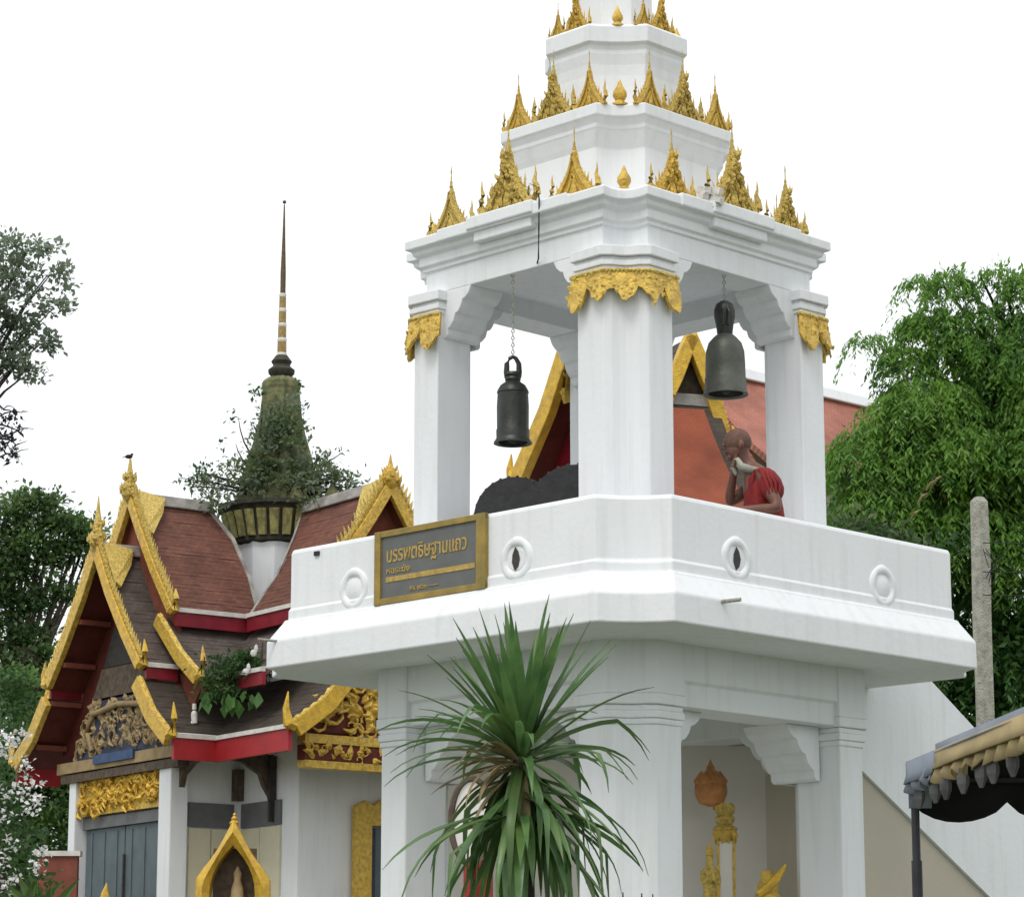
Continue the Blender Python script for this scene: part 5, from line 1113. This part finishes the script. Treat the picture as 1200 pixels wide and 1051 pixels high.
# ------------------------------------------------------------------ market canopy, lower right
YC = 9.4; k9 = 9.4 / FPX
c0 = at(1066, 903, YC); ze = c0.z
cn = thing('canopy', 'blue-grey and tan cloth canopy with scalloped valance at lower right', 'canopy', (c0.x, YC, 0))
ed = V((.103, -.995, 0)); bk = V((1, 0, 0))
pk = c0 + V((1.35, -1.2, .62))
def cloth(name, rows, material, th=.006):
    m = MB(); n = len(rows[0]); m.add([p for r_ in rows for p in r_], [(j * n + i, j * n + i + 1, (j + 1) * n + i + 1, (j + 1) * n + i) for j in range(len(rows) - 1) for i in range(n - 1)])
    o = m.build(name, material, cn, smooth=50); s_ = o.modifiers.new('thick', 'SOLIDIFY'); s_.thickness = th; return o
# left roof panel: grey corner part then tan
def left_pt(u, v):   # u along the edge towards the viewer, v up to the ridge
    e = c0 + ed * u; top = c0 + (pk - c0) * v + ed * max(0, u - .0) * (1 - 0) * .0
    q = e + (pk - (c0 + ed * 1.2)) * v * (1.0) if u >= 1.2 else e.lerp(pk, v) 
    return q + UP * (-.035 * math.sin(v * 3.14) + .012 * math.sin(u * 22 + v * 6))
for ua, ub, mm in ((0, .38, 'grey_cloth'), (.38, 2.4, 'tan_cloth')):
    cloth('roof_panel', [[left_pt(ua + (ub - ua) * i / 14, j / 8) for i in range(15)] for j in range(9)], M[mm])
cloth('roof_panel', [[(c0 + bk * (2.7 * i / 14)).lerp(pk, j / 8) + UP * (-.035 * math.sin(j / 8 * 3.14)) for i in range(15)] for j in range(9)], M['grey_cloth'])
def valance(name, p, d, L_, drop, nsc, depth, mm, outw, zoff=0, puff=.01):
    n = nsc * 8; rows = [[], [], []]
    for i in range(n + 1):
        u = i / n * L_; sc = abs(math.sin(i / 8 * math.pi)) ** .7
        b = p + d * u + UP * zoff; w_ = outw * (puff * math.sin(i * .9))
        rows[0].append(b); rows[1].append(b - UP * drop * .6 + w_); rows[2].append(b - UP * (drop + depth * sc) + w_ * 1.6 + outw * .01)
    return cloth(name, rows, M[mm])
valance('valance', c0 + V((-.004, 0, .004)), ed, .36, .055, 3, .03, 'grey_cloth', V((-1, 0, 0)))
valance('valance', c0 + ed * .36 + V((-.005, 0, .004)), ed, 2.0, .055, 14, .03, 'tan_cloth', V((-1, 0, 0)))
valance('trim_band', c0 + ed * .36 + V((-.003, 0, .052)), ed, 1.95, .03, 1, .0, 'grey_cloth', V((-1, 0, 0)), puff=.003); valance('trim_band', c0 + ed * .38 + V((-.012, 0, .03)), ed, 1.9, .06, 1, .0, 'tan_cloth', V((-1, 0, 0)), puff=.004); valance('trim_band', c0 + V((-.013, 0, .03)), ed, .385, .075, 1, .0, 'grey_cloth', V((-1, 0, 0)), puff=.004)
for q in range(12):
    b = c0 + ed * (.12 + q * .185 + .03 * math.sin(q * 2.1)) - UP * .055; m = MB(); m.rings([[b + ed * x * s_ + V((y * s_, 0, -z)) for x, y in ((-.035, 0), (0, -.02), (.035, 0), (0, .02))] for s_, z in ((.5, 0), (1, .03), (.95, .05), (.35, .08))]); m.build('tassel', M['tassel'], cn)
valance('valance', c0 + V((.0, .01, .0)), bk, 2.6, .10, 8, .07, 'inner_shade', V((0, 1, 0)))  # back valance coloured black for the shade inside the canopy
cloth('corner_drape', [[c0 + V((-.008 + .075 * i / 5, -.012 - .002 * i, -z)) for i in range(6)] for z in (0, .04, .08, .125)], M['grey_cloth'])
cloth('inner_shade_sheet', [[left_pt(2.4 * i / 10, j / 6) - UP * .03 + V((.02, 0, 0)) for i in range(11)] for j in range(7)], M['inner_shade']); cloth('inner_shade_sheet', [[(c0 + bk * (2.7 * i / 10)).lerp(pk, j / 6) - UP * .03 for i in range(11)] for j in range(7)], M['inner_shade'])  # black sheets stand for the shade under the canopy roof
px_ = at(1074, 1000, YC).x
m = MB(); m.tube([(px_, YC, 0), (px_, YC, ze - .02)], .014, 10); m.tube([(px_, YC, 0), (px_, YC, zat(1008, YC))], .018, 10); m.build('post', M['post'], cn, smooth=50)
for p in (c0 + ed * 2.35, c0 + bk * 2.65, c0 + ed * 2.35 + bk * 2.65):
    m = MB(); m.tube([(p.x, p.y, 0), (p.x, p.y, ze)], .014, 10); m.build('post', M['post'], cn, smooth=50)
m = MB(); m.tube([c0 + V((.03, -.02, -.03)), c0 + bk * 2.65 + V((0, -.02, -.03))], .012, 8); m.tube([c0 + V((.03, -.02, -.03)), c0 + ed * 2.35 + V((.03, 0, -.03))], .012, 8); m.build('rail', M['post'], cn, smooth=50)

# ------------------------------------------------------------------ spiky sword-leaved plant
YP = 13.5; kp_ = 13.9 / FPX
cp = at(612, 878, YP)
dp = thing('sword_leaf_plant', 'spiky dracaena with long sword leaves standing before the tower', 'plant', (cp.x, YP, 0))
m = MB(); pts = [V((cp.x + .03, YP, 0)), V((cp.x - .02, YP, .8)), V((cp.x + .02, YP, 1.6)), V((cp.x, YP, cp.z - .05))]; m.tube(pts, [.07, .06, .055, .05], 10); m.build('stem', M['bark'], dp, smooth=60)
def blade(az, el, L_, droop, wd, material, base_dz=0, kink=0):
    d = V((math.cos(az), math.sin(az), 0)); pos = cp + V((0, 0, base_dz)) + d * .03; a = el; n = 9; rr = []; side0 = V((-d.y, d.x, 0)); st = L_ / n; tw = random.uniform(-.5, .5)
    for k in range(n + 1):
        u = k / n; dirv_ = d * math.cos(a) + UP * math.sin(a); nrm = -d * math.sin(a) + UP * math.cos(a); sd = (side0 * math.cos(tw * u) + nrm * math.sin(tw * u))
        w_ = wd * .88 * (.55 + .45 * min(1, u * 4)) * (1 - max(0, (u - .45) / .55) ** 1.6) * .5 + .0006
        rr.append([pos - sd * w_ + nrm * w_ * .35, pos - nrm * .002, pos + sd * w_ + nrm * w_ * .35])
        pos = pos + dirv_ * st; a -= droop * (.3 + 1.4 * u) / n
        if kink and abs(u - kink) < .06: a -= .7
        a = max(a, R(-86))
    b = MB(); b.rings(rr, False, False, False); b.build('leaf', material, dp, smooth=70)
rp = random.Random(11)
for q in range(46):     # upright fan
    el = R(rp.uniform(44, 88)); az = rp.uniform(0, 2 * math.pi); blade(az, el, rp.uniform(.50, .72) * (1 if el > R(60) else .92), rp.uniform(.0, .2), rp.uniform(.046, .066), M['blade'] if rp.random() < .7 else M['blade_light'], rp.uniform(-.02, .05))
for q in range(46):     # arching ring
    el = R(rp.uniform(5, 48)); blade(rp.uniform(0, 2 * math.pi), el, rp.uniform(.5, .72), rp.uniform(.6, 1.7), rp.uniform(.042, .06), M['blade'] if rp.random() < .7 else M['blade_light'], rp.uniform(-.08, 0), rp.choice((0, 0, 0, .55)))
for q in range(104):     # hanging skirt
    el = R(rp.uniform(-80, -5)); blade(rp.uniform(0, 2 * math.pi), el, rp.uniform(.5, .85), rp.uniform(.5, 1.5), rp.uniform(.044, .064), M['blade'] if rp.random() < .7 else (M['blade_light'] if rp.random() < .9 else M['blade_dead']), rp.uniform(-.34, -.04), rp.choice((0, 0, 0, .5)))
for q in range(24):     # dry leaves at the left
    blade(R(rp.uniform(150, 250)), R(rp.uniform(-40, 35)), rp.uniform(.22, .45), rp.uniform(.5, 1.8), rp.uniform(.035, .055), M['blade_dead'], rp.uniform(-.14, -.04))
# small plants tips at the bottom edge
sp_ = thing('seedling', 'thin dark plant tips rising at the bottom edge beside the spiky plant', 'plant', (at(735, 1060, 14).x, 14, 0)); m = MB()
for px, py in ((730, 1045), (752, 1046), (765, 1047)): p = at(px, py, 14); m.tube([V((p.x, 14, 0)), V((p.x, 14, p.z - .08)), p], [.008, .007, .003], 5)
m.build('stem', M['twig'], sp_)
